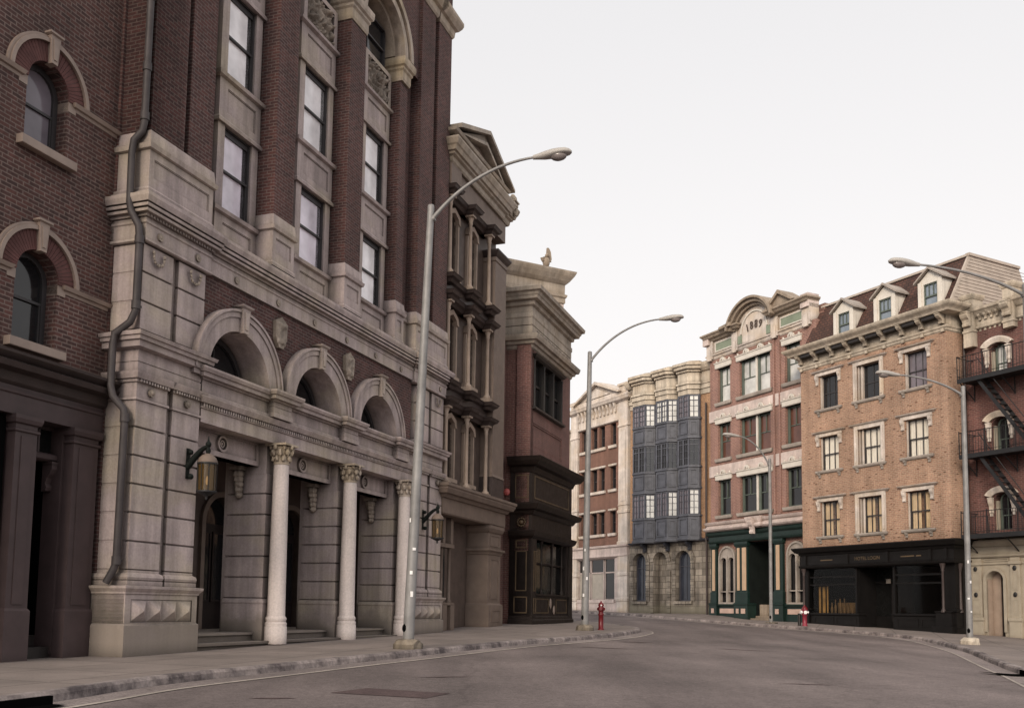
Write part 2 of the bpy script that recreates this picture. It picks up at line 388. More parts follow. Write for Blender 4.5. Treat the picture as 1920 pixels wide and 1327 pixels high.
# ------------------------------------------------------------------ terrain
TC = [-0.2689, -0.4185, 0.3677, 0.3737, -0.7768, 0.0534]
RES = [(-6.41,16,-.004),(-2.0,28.3,-.006),(-2.07,19.6,.028),(2.37,30.9,.041),(13.78,51,-.046),(15.2,31.5,-.053),(14.1,46.4,.029),(18,39,.04),(11.1,54.6,.112),(4.1,66.8,-.037),(7.4,60.4,-.043),(0,33,.06),(2.3,40.5,-.027),(12.45,23,-.106),(0,4,.019),(-10,6,-.035),(10,8,.06),(-1,52,.03),(20,28,.021),(6,30,-.082)]
def g(x, y):
    x = min(max(x, -15), 30); y = min(max(y, -5), 72); X = x/30; Y = y/30
    z = TC[0]+TC[1]*X+TC[2]*Y+TC[3]*X*Y+TC[4]*X*X+TC[5]*Y*Y; sw = .01; sr = 0
    for px, py, r in RES:
        w = 1/((x-px)**2+(y-py)**2+3)**1.5; sw += w; sr += w*r
    return z+sr/sw
def catmull(P, k=6):
    out = []
    for i in range(len(P)-1):
        p0 = P[max(i-1,0)]; p1 = P[i]; p2 = P[i+1]; p3 = P[min(i+2,len(P)-1)]
        for j in range(k):
            t = j/k
            out.append(tuple(.5*(2*p1[d]+(p2[d]-p0[d])*t+(2*p0[d]-5*p1[d]+4*p2[d]-p3[d])*t*t+(3*p1[d]-p0[d]-3*p2[d]+p3[d])*t**3) for d in (0, 1)))
    return out+[P[-1]]
RD = -.13
def structure(name, mb, mat):
    o = mb.build(name, mat)
    for q in getattr(mb, 'objs', [o]): q['kind'] = 'structure'
    return o
def strip(A, B, n, dz, mb=None, smooth=True, fa=g):
    mb = mb or MB(); vs = []; fs = []
    for a, b in zip(A, B):
        for j in range(n+1):
            t = j/n; x = a[0]+(b[0]-a[0])*t; y = a[1]+(b[1]-a[1])*t; vs.append((x, y, g(x, y)+(dz[0]+(dz[1]-dz[0])*t if isinstance(dz, tuple) else dz)))
    for i in range(len(A)-1):
        for j in range(n):
            q = i*(n+1)+j; fs.append((q, q+1, q+n+2, q+n+1))
    return mb.add(vs, fs, smooth)
def offset(P, d):
    out = []
    for i, p in enumerate(P):
        a = P[max(i-1,0)]; b = P[min(i+1,len(P)-1)]; tx, ty = b[0]-a[0], b[1]-a[1]; l = math.hypot(tx, ty) or 1
        out.append((p[0]-ty/l*d, p[1]+tx/l*d))
    return out
KL = [(-13,-14),(-9.3,-3),(-6.9,4.3),(-5.1,9.75),(-4.55,12.3),(-3.66,14.6),(-2.86,16.5),(-1.92,18.5),(-.85,21.2),(.38,24.3),(2.0,27.2),(3.2,29.6),(4.15,32.4),(4.6,34.2),(4.6,36.3),(3.88,40.6),(2.87,44.1),(1.6,48.5),(0,54),(-3,64)]
IL = [F1.w(x, 2.6) for x in (-31,-19,-12,-6.5,-3.6,-1.2,.8,3,5.8,9,12.5,15,17.5,19,20.5,23,25,27,28,29)]
KR = [(2,-14),(5,2),(7.4,11.5),(10.1,19.0),(11.9,23.9),(13.4,28.8),(14.5,33.0),(14.7,35.2),(14.2,37.3),(13.3,39.2),(12.1,41.3),(10.8,44.0),(9.7,47.1),(8.5,50.2),(7.2,54.0),(5.9,58.5),(4.1,62.5),(0,69),(-5,77)]
IR = [(14,-20),(18,-4),(22,8),(24,16),(25,22),(25.5,28),(25,34),(24,38),(22.5,41),(21,43),(19.5,46),(18,49),(16.5,52.5),(14.5,56.5),(12.5,60),(11,64),(9,69),(5,76),(0,84)]
def dens(P): return catmull(P, 8)
for nm, K, I, sgn in (('left', KL, IL, 1), ('right', KR, IR, -1)):
    Kd = dens(K); Id = dens(I)
    Kj = [(p[0]+.02*noise.noise(Vector((p[0]*3, p[1]*3, 0))), p[1]+.02*noise.noise(Vector((p[0]*3, p[1]*3, 5)))) for p in Kd]
    kin = offset(Kd, sgn*.17); structure('sidewalk', strip(kin, Id, 10, 0.0), 'sidewalk')
    mb = MB(); strip(offset(Kj, sgn*-.035), offset(Kj, sgn*-.012), 1, (RD-.06, -.03), mb, False)
    strip(offset(Kj, sgn*-.012), offset(Kj, sgn*.02), 1, (-.03, .008), mb, False); strip(offset(Kj, sgn*.02), kin, 1, (.008, .004), mb, False)
    structure('kerb', mb, 'kerb')
    structure('gutter_edge', strip(offset(Kd, sgn*-.47), offset(Kd, sgn*-.42), 1, (RD+.008, RD+.014)), 'sill_grey')
    structure('gutter', strip(offset(Kd, sgn*-.42), offset(Kd, sgn*-.03), 1, (RD+.012, RD+.02)), 'gutter')
xs = [-1500,-500,-200,-90]+[-50+2*i for i in range(16)]+[-18+1.0*i for i in range(48)]+[30+2*i for i in range(16)]+[90,200,500,1500]
ys = [-1000,-300,-100]+[-40+2*i for i in range(15)]+[-10+1.0*i for i in range(90)]+[80+3*i for i in range(14)]+[200,400,900,2500]
mb = MB(); mb.add([(x, y, g(x, y)+RD) for y in ys for x in xs], [(j*len(xs)+i, j*len(xs)+i+1, (j+1)*len(xs)+i+1, (j+1)*len(xs)+i) for j in range(len(ys)-1) for i in range(len(xs)-1)], True)
structure('road', mb, 'asphalt')
# repair patch and small tar marks in the road
PT = [(-2.22,12.03),(-1.86,12.70),(-.74,12.25),(-1.0,11.62)]
mb = MB(); strip([PT[0], PT[1]], [PT[3], PT[2]], 4, RD+.006, mb); structure('road_patch', mb, 'patch')
mb = MB()
for (x, y, a, l, w) in [(-2.75,11.3,.2,.55,.07),(-1.0,14.6,.4,.9,.05),(2.4,23.8,-.15,1.6,.1),(6.0,25.0,-.3,1.7,.12),(4.6,15.0,-.1,.9,.05),(3.6,27.4,.1,1.1,.16),(9.0,17.0,-.5,1.4,.05)]:
    n = 8; A = []; B = []
    for i in range(n+1):
        t = i/n-.5; ww = w*(1-abs(2*t)**2)*(.6+.4*random.random())+.004
        px, py = x+math.cos(a)*l*t, y+math.sin(a)*l*t+.05*noise.noise(Vector((x, i*.4, 0)))
        A.append((px-math.sin(a)*-ww, py-math.cos(a)*ww)); B.append((px-math.sin(a)*ww, py+math.cos(a)*ww))
    mb.cut(); strip(A, B, 1, RD+.006, mb)
structure('tar_mark', mb, 'patch')
# ------------------------------------------------------------------ windows
def window(par, x0, x1, z0, z1, y, fm, gm, rise=0, fw=.06, mull=0, bars=0, rail=True, d=.07, curtain=None, cm=None, head=0, label=None, rv=.5):
    """sash window; y = front of the frame.  mull: vertical bars in each sash, head: dark header height"""
    f = MB(); cx = (x0+x1)/2; w = (x1-x0)/2; zt = z1-rise
    if rise:
        n = 12
        f.box(x0, x0+fw, y, y+d, z0+fw, zt); f.box(x1-fw, x1, y, y+d, z0+fw, zt); f.box(x0, x1, y, y+d, z0, z0+fw)
        vs = []; fs = []
        for i in range(n+1):
            t = PI*i/n
            for (a, r, yy) in ((w-fw, rise-fw, y), (w, rise, y), (w, rise, y+d), (w-fw, rise-fw, y+d)): vs.append((cx+a*math.cos(t), yy, zt+r*math.sin(t)))
        for i in range(n):
            for j in range(4): fs.append((i*4+j, (i+1)*4+j, (i+1)*4+(j+1) % 4, i*4+(j+1) % 4))
        f.add(vs, fs)
    else: f.frame(x0, x1, z0, z1, y, y+d, fw)
    zr = z0+(z1-z0)*rv
    if rail:
        f.box(x0+fw, x1-fw, y+.01, y+d, zr-.022, zr+.022)
        f.box(x0+fw, x0+fw+.03, y+.02, y+d, z0+fw, zr-.022); f.box(x1-fw-.03, x1-fw, y+.02, y+d, z0+fw, zr-.022)
    for k in range(mull):
        xc = x0+(x1-x0)*(k+1)/(mull+1); f.box(xc-.012, xc+.012, y+.02, y+d-.005, z0+fw, (zt if rise else z1)-fw*.5+(rise*.8 if rise else 0))
    for k in range(bars):
        zc = z0+(z1-z0)*(k+1)/(bars+1); f.box(x0+fw, x1-fw, y+.021, y+d-.006, zc-.012, zc+.012)
    F = f.build('window', fm, par, label=label)
    p = MB(); yy = y+d*.7
    if rise:
        n = 14; p.poly([(x0+.01, z0+.01), (x1-.01, z0+.01)]+[(cx+(w-.01)*math.cos(PI*i/n), zt+(rise-.01)*math.sin(PI*i/n)) for i in range(n+1)], yy, yy+.008)
    else: p.add([(x0+.01, yy, z0+.01), (x1-.01, yy, z0+.01), (x1-.01, yy, z1-.01), (x0+.01, yy, z1-.01)], [(0, 1, 2, 3)])
    p.build('pane', gm, F)
    if curtain:
        c = MB(); n = 36; vs = []; fs = []
        for i in range(n+1):
            x = x0+(x1-x0)*i/n; yc = yy+.05+.014*math.sin(i*1.7+x0*5)+.007*math.sin(i*3.1)
            vs += [(x, yc, z0), (x, yc, z1)]
        if curtain == 'part':
            for i in range(n):
                if i/n < .42 or i/n > .66: fs.append((2*i, 2*i+2, 2*i+3, 2*i+1))
        else: fs = [(2*i, 2*i+2, 2*i+3, 2*i+1) for i in range(n)]
        c.add(vs, fs, True); c.build('curtain', cm, F)
        v = MB(); v.box(x0, x1, yy+.35, yy+.36, z0, z1); v.box(x0-.002, x0+.01, yy+.05, yy+.35, z0, z1); v.box(x1-.01, x1+.002, yy+.05, yy+.35, z0, z1)
        v.build('room_back', 'curtain_blue' if curtain == 'part' else 'void', F)
    return F
def quoins(mb, x0, x1, y0, y1, z0, z1, n, gap=.025, chamf=.012):
    h = (z1-z0)/n
    for i in range(n):
        a = z0+i*h+gap/2; b = z0+(i+1)*h-gap/2
        mb.mould(x0+chamf, x1-chamf, y0+chamf, y1, [(a, 0), (a+chamf, chamf), (b-chamf, chamf), (b, 0)])
    mb.box(x0+.03, x1-.03, y0+.035, y1-.005, z0, z1)
def dentils(mb, x0, x1, y0, y1, z0, z1, pitch):
    n = max(2, int(round((x1-x0)/pitch))); w = (x1-x0)/n
    for i in range(n): mb.box(x0+w*(i+.2), x0+w*(i+.8), y0, y1, z0, z1)
def panel(mb, x0, x1, z0, z1, y, w=.035, p=.02):  # raised border line
    mb.frame(x0, x1, z0, z1, y-p, y+.01, w)
def recess_panel(mb, x0, x1, z0, z1, px0, px1, pz0, pz1, y0, y1, dep=.03):
    mb.wall(x0, x1, z0, z1, y0, y1, [(px0, px1, pz0, pz1)]); mb.box(px0, px1, y0+dep, y1, pz0, pz1)
    mb.frame(px0+.0, px1-.0, pz0, pz1, y0+dep*.45, y0+dep+.001, .018)
def capital(mb, cx, cy, z0, z1, r, n=8):   # leafy capital
    h = z1-z0
    mb.lathe(cx, cy, [(z0, r*1.08), (z0+h*.06, r*1.12), (z0+h*.1, r), (z0+h*.5, r*1.05), (z0+h*.85, r*1.45)], 16)
    for k, (zz, rr, s) in enumerate(((.3, 1.12, .30), (.58, 1.3, .34), (.84, 1.5, .26))):
        for i in range(n):
            a = 2*PI*(i+.5*k)/n; c, q = math.cos(a), math.sin(a)
            mb.ball((cx+c*r*rr, cy+q*r*rr, z0+h*zz), r*s, 1, 1, 1.5, 6, .25)
    mb.box(cx-r*1.62, cx+r*1.62, cy-r*1.62, cy+r*1.62, z1-h*.1, z1)
def console(mb, x0, x1, yw, out, z0, z1):   # scrolled bracket, profile in y,z
    h = z1-z0; P = [(yw, z1), (yw-out, z1), (yw-out, z1-h*.18), (yw-out*.8, z1-h*.36), (yw-out*.5, z1-h*.5), (yw-out*.36, z1-h*.7), (yw-out*.5, z1-h*.84), (yw-out*.42, z1-h*.97), (yw-out*.15, z0), (yw, z0)]
    mb.profx(P, x0, x1); mb.box(x0-.015, x1+.015, yw-out*1.08, yw, z1, z1+h*.08)

# ================================================================== B0 left brick house
YB = .75
B0 = thing('brick_house', F1, -3, YB, -.1, 'dark brick house at the left edge with round arched windows over a brown painted shopfront', 'building')
W = [(-1.86-.05, -1.10+.06, 8.08, 9.57), (-1.86-.05, -1.04, 4.88, 6.42)]
W = [(-1.90, -1.06, 8.08, 9.52), (-1.90, -1.06, 4.88, 6.40)]
mb = MB(); holes = []
for dx in (0, -2.9):
    for a, b_, c, d in W: holes.append((a+dx, b_+dx, c, d, .42))
mb.wall(-9, .8, 4.55, 14, YB, YB+.4, holes); mb.box(-9, .8, YB+.4, YB+7, 4.0, 14); mb.box(-9, .8, YB+2, YB+7, -.6, 4.0); mb.box(-.02, .2, YB+.1, YB+2, -.6, 4.55); mb.build('wall', 'brick_brown', B0)
mb = MB()
for dx in (0, -2.9):
    for a, b_, c, d in W:
        cx = (a+b_)/2+dx; zs = d-.42
        mb.cut(); mb.ring(cx, zs, .42, .74, YB-.03, YB+.2, 0, 180, 30, gap=.12)
mb.build('brick_arch', 'brick_voussoir', B0)
mb = MB()
for dx in (0, -2.9):
    for a, b_, c, d in W: mb.cut(); mb.ring((a+b_)/2+dx, d-.42, .425, .735, YB-.018, YB+.05, 0, 180, 24)
mb.build('arch_mortar', 'stone', B0)
mb = MB()
for dx in (0, -2.9):
    for a, b_, c, d in W:
        cx = (a+b_)/2+dx; zs = d-.42
        mb.cut(); mb.ring(cx, zs, .735, .80, YB-.08, YB+.05, 0, 180, 30); mb.ring(cx, zs, .80, .845, YB-.05, YB+.05, 0, 180, 30)
        mb.poly([(cx-.06, zs+.40), (cx+.06, zs+.40), (cx+.10, zs+.86), (cx-.10, zs+.86)], YB-.11, YB+.05)
        mb.poly([(cx-.03, zs+.46), (cx+.03, zs+.46), (cx+.06, zs+.80), (cx-.06, zs+.80)], YB-.125, YB)
        mb.mould(cx-.11, cx+.11, YB-.11, YB+.05, [(zs+.86, 0), (zs+.88, .03), (zs+.91, .03)])
        mb.box(cx+.42, cx+.58, YB-.015, YB+.35, zs-.16, zs); mb.box(cx-.58, cx-.42, YB-.015, YB+.35, zs-.16, zs)
for z in (9.10, 5.98):
    for x0, x1 in ((-.90, .06), (-3.85, -2.05)):
        mb.cut(); mb.mould(x0, x1, YB, YB+.05, [(z-.10, .01), (z-.05, .02), (z-.04, .06), (z+.0, .08), (z+.02, .09), (z+.03, .05)])
mb.build('arch_trim', 'trim_tan', B0)
mb = MB()
for dx in (0, -2.9):
    for a, b_, c, d in W: mb.cut(); mb.mould(a+dx-.13, b_+dx+.13, YB-.13, YB+.3, [(c-.14, 0), (c-.13, .005), (c, .005)])
mb.build('window_sill', 'trim_tan', B0)
for dx in (0, -2.9):
    window(B0, W[0][0]+dx, W[0][1]+dx, W[0][2], W[0][3], YB+.22, 'sash_dark', 'glass_grey', .42, .09)
    window(B0, W[1][0]+dx, W[1][1]+dx, W[1][2], W[1][3], YB+.22, 'sash_dark', 'glass_dark', .42, .09)
# shopfront of brown paint
mb = MB(); x1 = .12
mb.mould(-9, x1-.05, YB, YB+.3, [(4.15, .02), (4.2, .08), (4.33, .12), (4.36, .30), (4.44, .34), (4.48, .26), (4.56, .36), (4.60, .37), (4.66, .12)])
mb.build('shop_cornice', 'brown_dark', B0)
mb = MB(); mb.box(-9, x1, YB-.03, YB+.3, 3.72, 4.15); mb.mould(-9, x1-.03, YB-.03, YB+.1, [(4.02, 0), (4.04, .025), (4.08, .03)])
mb.build('shop_frieze', 'brown_paint', B0)
mb = MB()
for x0, x1_ in ((-1.80, -1.28), (-.62, .02), (-4.6, -4.0)):
    mb.cut(); mb.mould(x0+.05, x1_-.05, YB-.05, YB+.5, [(-.5, .03), (.70, .03), (.74, .0), (3.45, 0), (3.47, .03), (3.5, .03), (3.52, .0), (3.58, .0), (3.60, .04), (3.66, .06), (3.72, .06)])
    mb.box(x0+.16, x1_-.16, YB-.065, YB, .8, 3.4)
mb.build('pilaster', 'brown_paint', B0)
mb = MB(); mb.box(-1.30, -1.22, YB+.2, YB+.5, 0, 3.72); mb.box(-.62, -.56, YB+.15, YB+.5, 0, 3.72)
mb.mould(-1.25, -.55, YB+.28, YB+.45, [(3.14, 0), (3.17, .04), (3.24, .05), (3.27, 0)]); mb.box(-.95, -.91, YB+.33, YB+.4, 3.25, 3.72)
mb.box(-1.22, -.6, YB+.33, YB+.4, 3.66, 3.72)
console(mb, -1.22, -1.1, YB+.42, .2, 2.65, 3.1); console(mb, -.74, -.58, YB+.42, .2, 2.65, 3.1)
mb.build('door_surround', 'brown_paint', B0)
mb = MB(); mb.box(-1.25, -.6, YB+.39, YB+.4, 3.25, 3.7); mb.build('transom', 'glass_black', B0)
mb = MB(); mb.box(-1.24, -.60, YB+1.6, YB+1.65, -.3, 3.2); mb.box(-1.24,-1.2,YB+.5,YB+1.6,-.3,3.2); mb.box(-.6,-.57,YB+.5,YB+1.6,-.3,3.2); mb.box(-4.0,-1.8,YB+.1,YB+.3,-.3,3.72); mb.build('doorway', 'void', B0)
mb = MB(); mb.box(-1.22, -.6, YB+.2, YB+.5, -.3, .12); mb.box(-1.22, -.6, YB+.5, YB+.8, -.3, .30); mb.box(-1.22, -.6, YB+.8, YB+1.6, -.3, .48)
mb.build('doorstep', 'black_soft', B0)
mb = MB(); mb.tube([(-1.0, YB+.45, 1.75), (-.62, YB+.9, 1.3)], .03); mb.tube([(-1.0, YB+.45, 1.0), (-.62, YB+.9, .55)], .03); mb.build('handrail', 'brown_dark', B0)

# ================================================================== B1 grand brick and stone building
B1 = thing('arcaded_building', F1, 6.5, 0, -.1, 'tall dark brick building with a pale stone arcade of white columns and three round arches', 'building')
ST = 'stone'
COLX = (4.45, 7.42, 10.39)
mb = MB()   # brick body
mb.wall(1.8, 10.9, 4.9, 7.15, .12, .9, [(c-1.12, c+1.12, 4.9, 6.34, 1.12) for c in (2.93, 5.86, 8.80)])
mb.build('brick_spandrel', 'brick_dark', B1)
mb = MB(); mb.box(.06, 13.03, .9, 9, 4.7, 20); mb.box(.06, .3, .7, .9, -.5, 20); mb.build('wall', 'brick_dark', B1)
mb = MB()   # upper brick piers
for x0, x1, y in ((.12, .92, .06), (1.12, 1.80, .06), (.9, 1.14, .16), (1.8, 2.12, .30), (3.86, 4.60, .04), (6.88, 7.62, .04), (9.80, 10.22, .14), (10.22, 10.86, .35), (10.90, 11.80, .04), (11.8, 12.05, .16), (12.05, 13.0, .04)):
    mb.cut(); mb.box(x0, x1, y, 1.0, 8.6, 15.3 if 3 < x0 < 10.3 and x0 != 10.22 else 20)
mb.cut(); mb.box(.12, 1.0, .06, .95, 8.6, 20)
mb.build('brick_pier', 'brick_dark', B1)
mb = MB()   # upper arcade wall with arches
cs = (2.98, 5.74, 8.71, )
cs = (2.99, 5.74, 8.71)
mb.wall(1.8, 10.9, 15.9, 20, .14, 1.0, [(c-1.12, c+1.12, 15.9, 17.1, 1.12) for c in cs]); mb.build('brick_arcade', 'brick_dark', B1)
mb = MB()
for c in cs:
    zc = 15.96; mb.cut()
    mb.ring(c, zc, 1.40, 1.56, -.02, .5, 0, 180, 36); mb.ring(c, zc, 1.28, 1.40, .06, .6, 0, 180, 36); mb.ring(c, zc, 1.10, 1.28, .02, .7, 0, 180, 36); mb.ring(c, zc, .98, 1.10, .3, .9, 0, 180, 36)
mb.build('arch_moulding', 'stone_light', B1)
mb = MB()
for x0, x1, yf in ((3.86, 4.60, .04), (6.88, 7.62, .04), (9.80, 10.22, .1), (1.8, 2.12, .14)):
    mb.cut(); mb.mould(x0, x1, yf, .95, [(15.28, .02), (15.36, .04), (15.55, .04), (15.6, .08), (15.66, .08), (15.7, .13), (15.78, .15), (15.9, .15)])
mb.build('impost', 'stone_light', B1)
mb = MB()   # top cornice at both ends, above the frame in the middle
for x0, x1 in ((.12, 1.8), (10.9, 11.85), (12.05, 13.0)):
    mb.cut(); mb.mould(x0, x1, .04, .95, [(18.35, .02), (18.42, .06), (18.6, .08), (18.64, .16), (18.75, .24), (18.85, .28), (18.95, .28)])
mb.cut(); mb.mould(.0, 13.05, .0, .95, [(19.9, .0), (20.0, .2), (20.2, .3)])
mb.build('cornice', 'stone_light', B1)
# window bays
for bi, (x0, x1) in enumerate(((2.14, 3.84), (5.0-.0, 6.86), (8.0, 9.78))):
    if bi: x0 = (5.16, 8.12)[bi-1]; x1 = (6.84, 9.76)[bi-1]
    else: x0 = 2.3; x1 = 3.84
    # pale stone bay: aprons, mullion posts, window frames
    mb = MB(); yb = .42; cx = (x0+x1)/2
    wx0, wx1 = x0+.36, x1-.26
    for z0, z1 in ((8.05, 8.62), (10.62, 11.42), (13.55, 14.32)):
        recess_panel(mb, x0+.12, x1-.02, z0, z1, wx0+.02, wx1+.06, z0+.16, z1-.14, yb, yb+.3, .03)
        mb.box(x0-.12, x0+.10, yb+.1, yb+.3, z0, z1)
    for z in (8.62, 11.42):
        mb.mould(x0+.1, x1-.02, yb, yb+.3, [(z, .0), (z+.03, .07), (z+.1, .09), (z+.12, .05)]); mb.mould(x0-.14, x0+.08, yb+.1, yb+.3, [(z, 0), (z+.04, .06), (z+.12, .06)])
    for z in (10.50, 13.43):
        mb.mould(x0+.12, x1-.02, yb, yb+.3, [(z, .04), (z+.06, .05), (z+.12, .01)])
    for z0, z1 in ((8.74, 10.5), (11.54, 13.43)):
        mb.box(x0+.14, wx0, yb+.02, yb+.3, z0, z1); mb.box(wx1, x1-.04, yb+.02, yb+.3, z0, z1)
        mb.box(x0+.02, x0+.06, yb+.14, yb+.3, z0, z1)
    if bi != 0 or True:
        mb.mould(x0+.1, x1-.02, yb, yb+.3, [(14.32, .0), (14.36, .08), (14.42, .09), (14.46, .0)])
        mb.box(x0+.14, x0+.28, yb-.03, yb+.2, 14.46, 15.3); mb.box(x1-.2, x1-.04, yb-.03, yb+.2, 14.46, 15.3); mb.box(x0+.14, x1-.04, yb-.03, yb+.2, 15.3, 15.42)
    bay = mb.build('window_bay', 'stone', B1)
    mb = MB(); mb.relief(x0+.28, x1-.2, 14.46, 15.3, yb+.06, .13, 44, 28, bi*9); mb.build('carved_panel', 'stone_carved', bay)
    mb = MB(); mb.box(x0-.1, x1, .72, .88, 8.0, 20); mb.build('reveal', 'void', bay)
    for k, (z0, z1) in enumerate(((8.74, 10.5), (11.54, 13.43), (15.42, 16.6))):
        pale = k == 1 or bi == 2
        window(B1, wx0, wx1, z0, z1, yb+.07, 'sash_dark', ('glass_pale' if pale else 'glass_lilac') if k < 2 else 'glass_dark', 0, .035, d=.1, rv=.49)
        if k < 2:
            m2 = MB(); m2.box(x0-.08, x0+.1, yb+.28, yb+.3, z0, z1); m2.build('side_pane', 'glass_black', B1)
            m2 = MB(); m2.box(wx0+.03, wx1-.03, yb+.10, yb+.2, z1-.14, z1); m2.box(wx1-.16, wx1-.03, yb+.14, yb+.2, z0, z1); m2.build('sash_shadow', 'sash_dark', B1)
# pier pedestals
mb = MB()
def pedestal(x0, x1, yf, px=True):
    mb.cut()
    mb.mould(x0, x1, yf, 1.0, [(7.95, .03), (8.02, .03), (8.06, 0)])
    if px: recess_panel(mb, x0, x1, 8.06, 8.72, x0+.12, x1-.12, 8.24, 8.58, yf, 1.0, .025)
    else: mb.box(x0, x1, yf, 1.0, 8.06, 8.72)
    mb.mould(x0, x1, yf, 1.0, [(8.72, .01), (8.74, .05), (8.82, .07), (8.83, .025), (9.07, .0), (9.09, -.03)])
for x0, x1, yf in ((.08, 1.84, .02), (3.82, 4.64, .0), (6.84, 7.66, .0), (9.76, 10.26, .1), (10.86, 13.04, .0)): pedestal(x0, x1, yf, True)
mb.cut(); mb.mould(10.26, 10.86, .3, 1.0, [(7.95, 0), (8.72, 0), (8.76, .05), (8.82, .05), (8.83, .02), (9.09, 0)]); mb.cut(); mb.box(1.84, 2.15, .28, 1, 7.95, 9.05)
mb.build('pedestal', ST, B1)
# main stone entablature (upper), frieze with rosettes
mb = MB()
def upper_ent(x0, x1, y):
    mb.mould(x0, x1, y, .9, [(7.12, .0), (7.38, .0), (7.40, .02), (7.44, .02), (7.445, .0), (7.5, .0), (7.505, .04), (7.55, .05), (7.555, .12), (7.60, .13), (7.605, .08), (7.625, .08), (7.63, .15), (7.68, .16), (7.685, .11), (7.705, .11), (7.71, .17), (7.80, .20), (7.86, .20), (7.865, .10), (7.95, .06), (7.96, .03)])
upper_ent(1.86, 10.86, .06)
for x0, x1 in ((.06, 1.86), (10.86, 13.06)):
    upper_ent(x0, x1, .01); dentils(mb, x0+.02, x1-.02, -.05, .1, 7.505, 7.555, .075)
    mb.mould(x0, x1, .01, .9, [(7.06, .0), (7.08, .03), (7.12, .03), (7.125, 0)])
mb.build('upper_entablature', ST, B1)
mb = MB()
for x, y in [(x, .055) for x in (2.72, 4.19, 5.66, 7.14, 8.63, 10.1)]+[(.42, .0), (1.45, .0), (11.3, .0), (12.6, .0)]:
    mb.cut(); mb.ring(x, 7.25, .03, .07, y-.025, y+.02, 0, 360, 12); mb.ball((x, y-.01, 7.25), .035, 1, .8, 1, 8)
for x in (.42, 1.38, 11.35, 12.6): mb.cut(); mb.ball((x, .02, 4.47), .055, 1, .8, 1, 8); mb.ring(x, 4.47, .05, .07, .0, .04, 0, 360, 12)
for x in (.42, 1.42, 11.35, 12.55):
    mb.cut()
    for q in range(9):
        t = PI+PI*q/8; mb.ball((x+.13*math.cos(t), .0, 6.86+.12*math.sin(t)), .022 if q % 2 else .03, 1, .8, 1.2, 6, .2)
    mb.ball((x-.14, 0, 6.93), .04, 1, .7, 1, 6, .2); mb.ball((x+.14, 0, 6.93), .04, 1, .7, 1, 6, .2)
mb.build('rosette', 'stone_carved', B1)
# shields on the brick spandrel
for x in (4.33, 7.30):
    s_ = MB(); s_.poly([(x-.22, 6.86), (x-.1, 6.92), (x, 6.98), (x+.1, 6.92), (x+.22, 6.86), (x+.2, 6.5), (x+.08, 6.3), (x-.08, 6.3), (x-.2, 6.5)], .03, .14)
    s_.relief(x-.17, x+.17, 6.38, 6.86, .03, .045, 14, 18, x*3); s_.build('carved_shield', 'stone_carved', B1)
# corner piers
PIE = ((.0, 1.86), (11.02, 13.08))
mb = MB()
for x0, x1 in PIE:
    w = (x1-x0); mb.cut()
    strips = ((x0+.09, x0+.09+.46*(w-.18)), (x0+.09+.55*(w-.18), x1-.09))
    for a, b_ in strips:
        quoins(mb, a, b_, .06, 1.1, 1.40, 4.32, 6); quoins(mb, a, b_, .06, 1.1, 5.52, 7.06, 3)
        mb.mould(a, b_, .06, 1.1, [(1.14, .05), (1.22, .05), (1.225, .035), (1.24, .05), (1.28, .06), (1.33, .045), (1.36, .0), (1.40, 0)])
        mb.mould(a, b_, .06, 1.1, [(4.30, .03), (4.34, .03), (4.35, 0), (4.60, 0), (4.61, .03), (4.66, .035), (4.665, .07), (4.74, .10), (4.78, .11), (4.79, .02)])
        dentils(mb, a+.01, b_-.01, .0, .1, 4.61, 4.655, .07)
    mb.box(x0+.1, x1-.1, .14, 1.1, 1.14, 7.12)
    mb.mould(x0+.09, x1-.09, .06, 1.1, [(4.79, 0), (4.95, 0), (4.955, -.012), (4.97, -.012), (4.975, 0), (5.17, 0), (5.18, .04), (5.20, .11), (5.30, .12), (5.31, .16), (5.37, .17), (5.38, .20), (5.44, .22), (5.47, .12), (5.52, .02)])
mb.build('stone_pier', ST, B1)
mb = MB()
for x0, x1 in PIE:
    mb.cut(); mb.wall(x0, x1, .5, 1.0, -.0, 1.2, [(x0+.14, x1-.14, .52, .91)]); mb.box(x0, x1, .02, 1.2, .5, 1.0)
    mb.mould(x0, x1, 0, 1.2, [(-.6, .03), (.47, .03), (.5, .0)]); mb.mould(x0, x1, 0, 1.2, [(.995, .0), (1.0, .02), (1.03, .025), (1.06, .05), (1.09, .075), (1.13, .08), (1.14, .0)])
    n = 4; pw = (x1-x0-.28-.02)/n
    for i in range(n):
        a = x0+.15+i*pw; c = a+pw/2; z0, z1 = .53, .90
        mb.add([(a, .018, z0), (a+pw, .018, z0), (a+pw, .018, z1), (a, .018, z1), (c, -.11, (z0+z1)/2)], [(0, 1, 4), (1, 2, 4), (2, 3, 4), (3, 0, 4)])
mb.build('plinth', ST, B1)
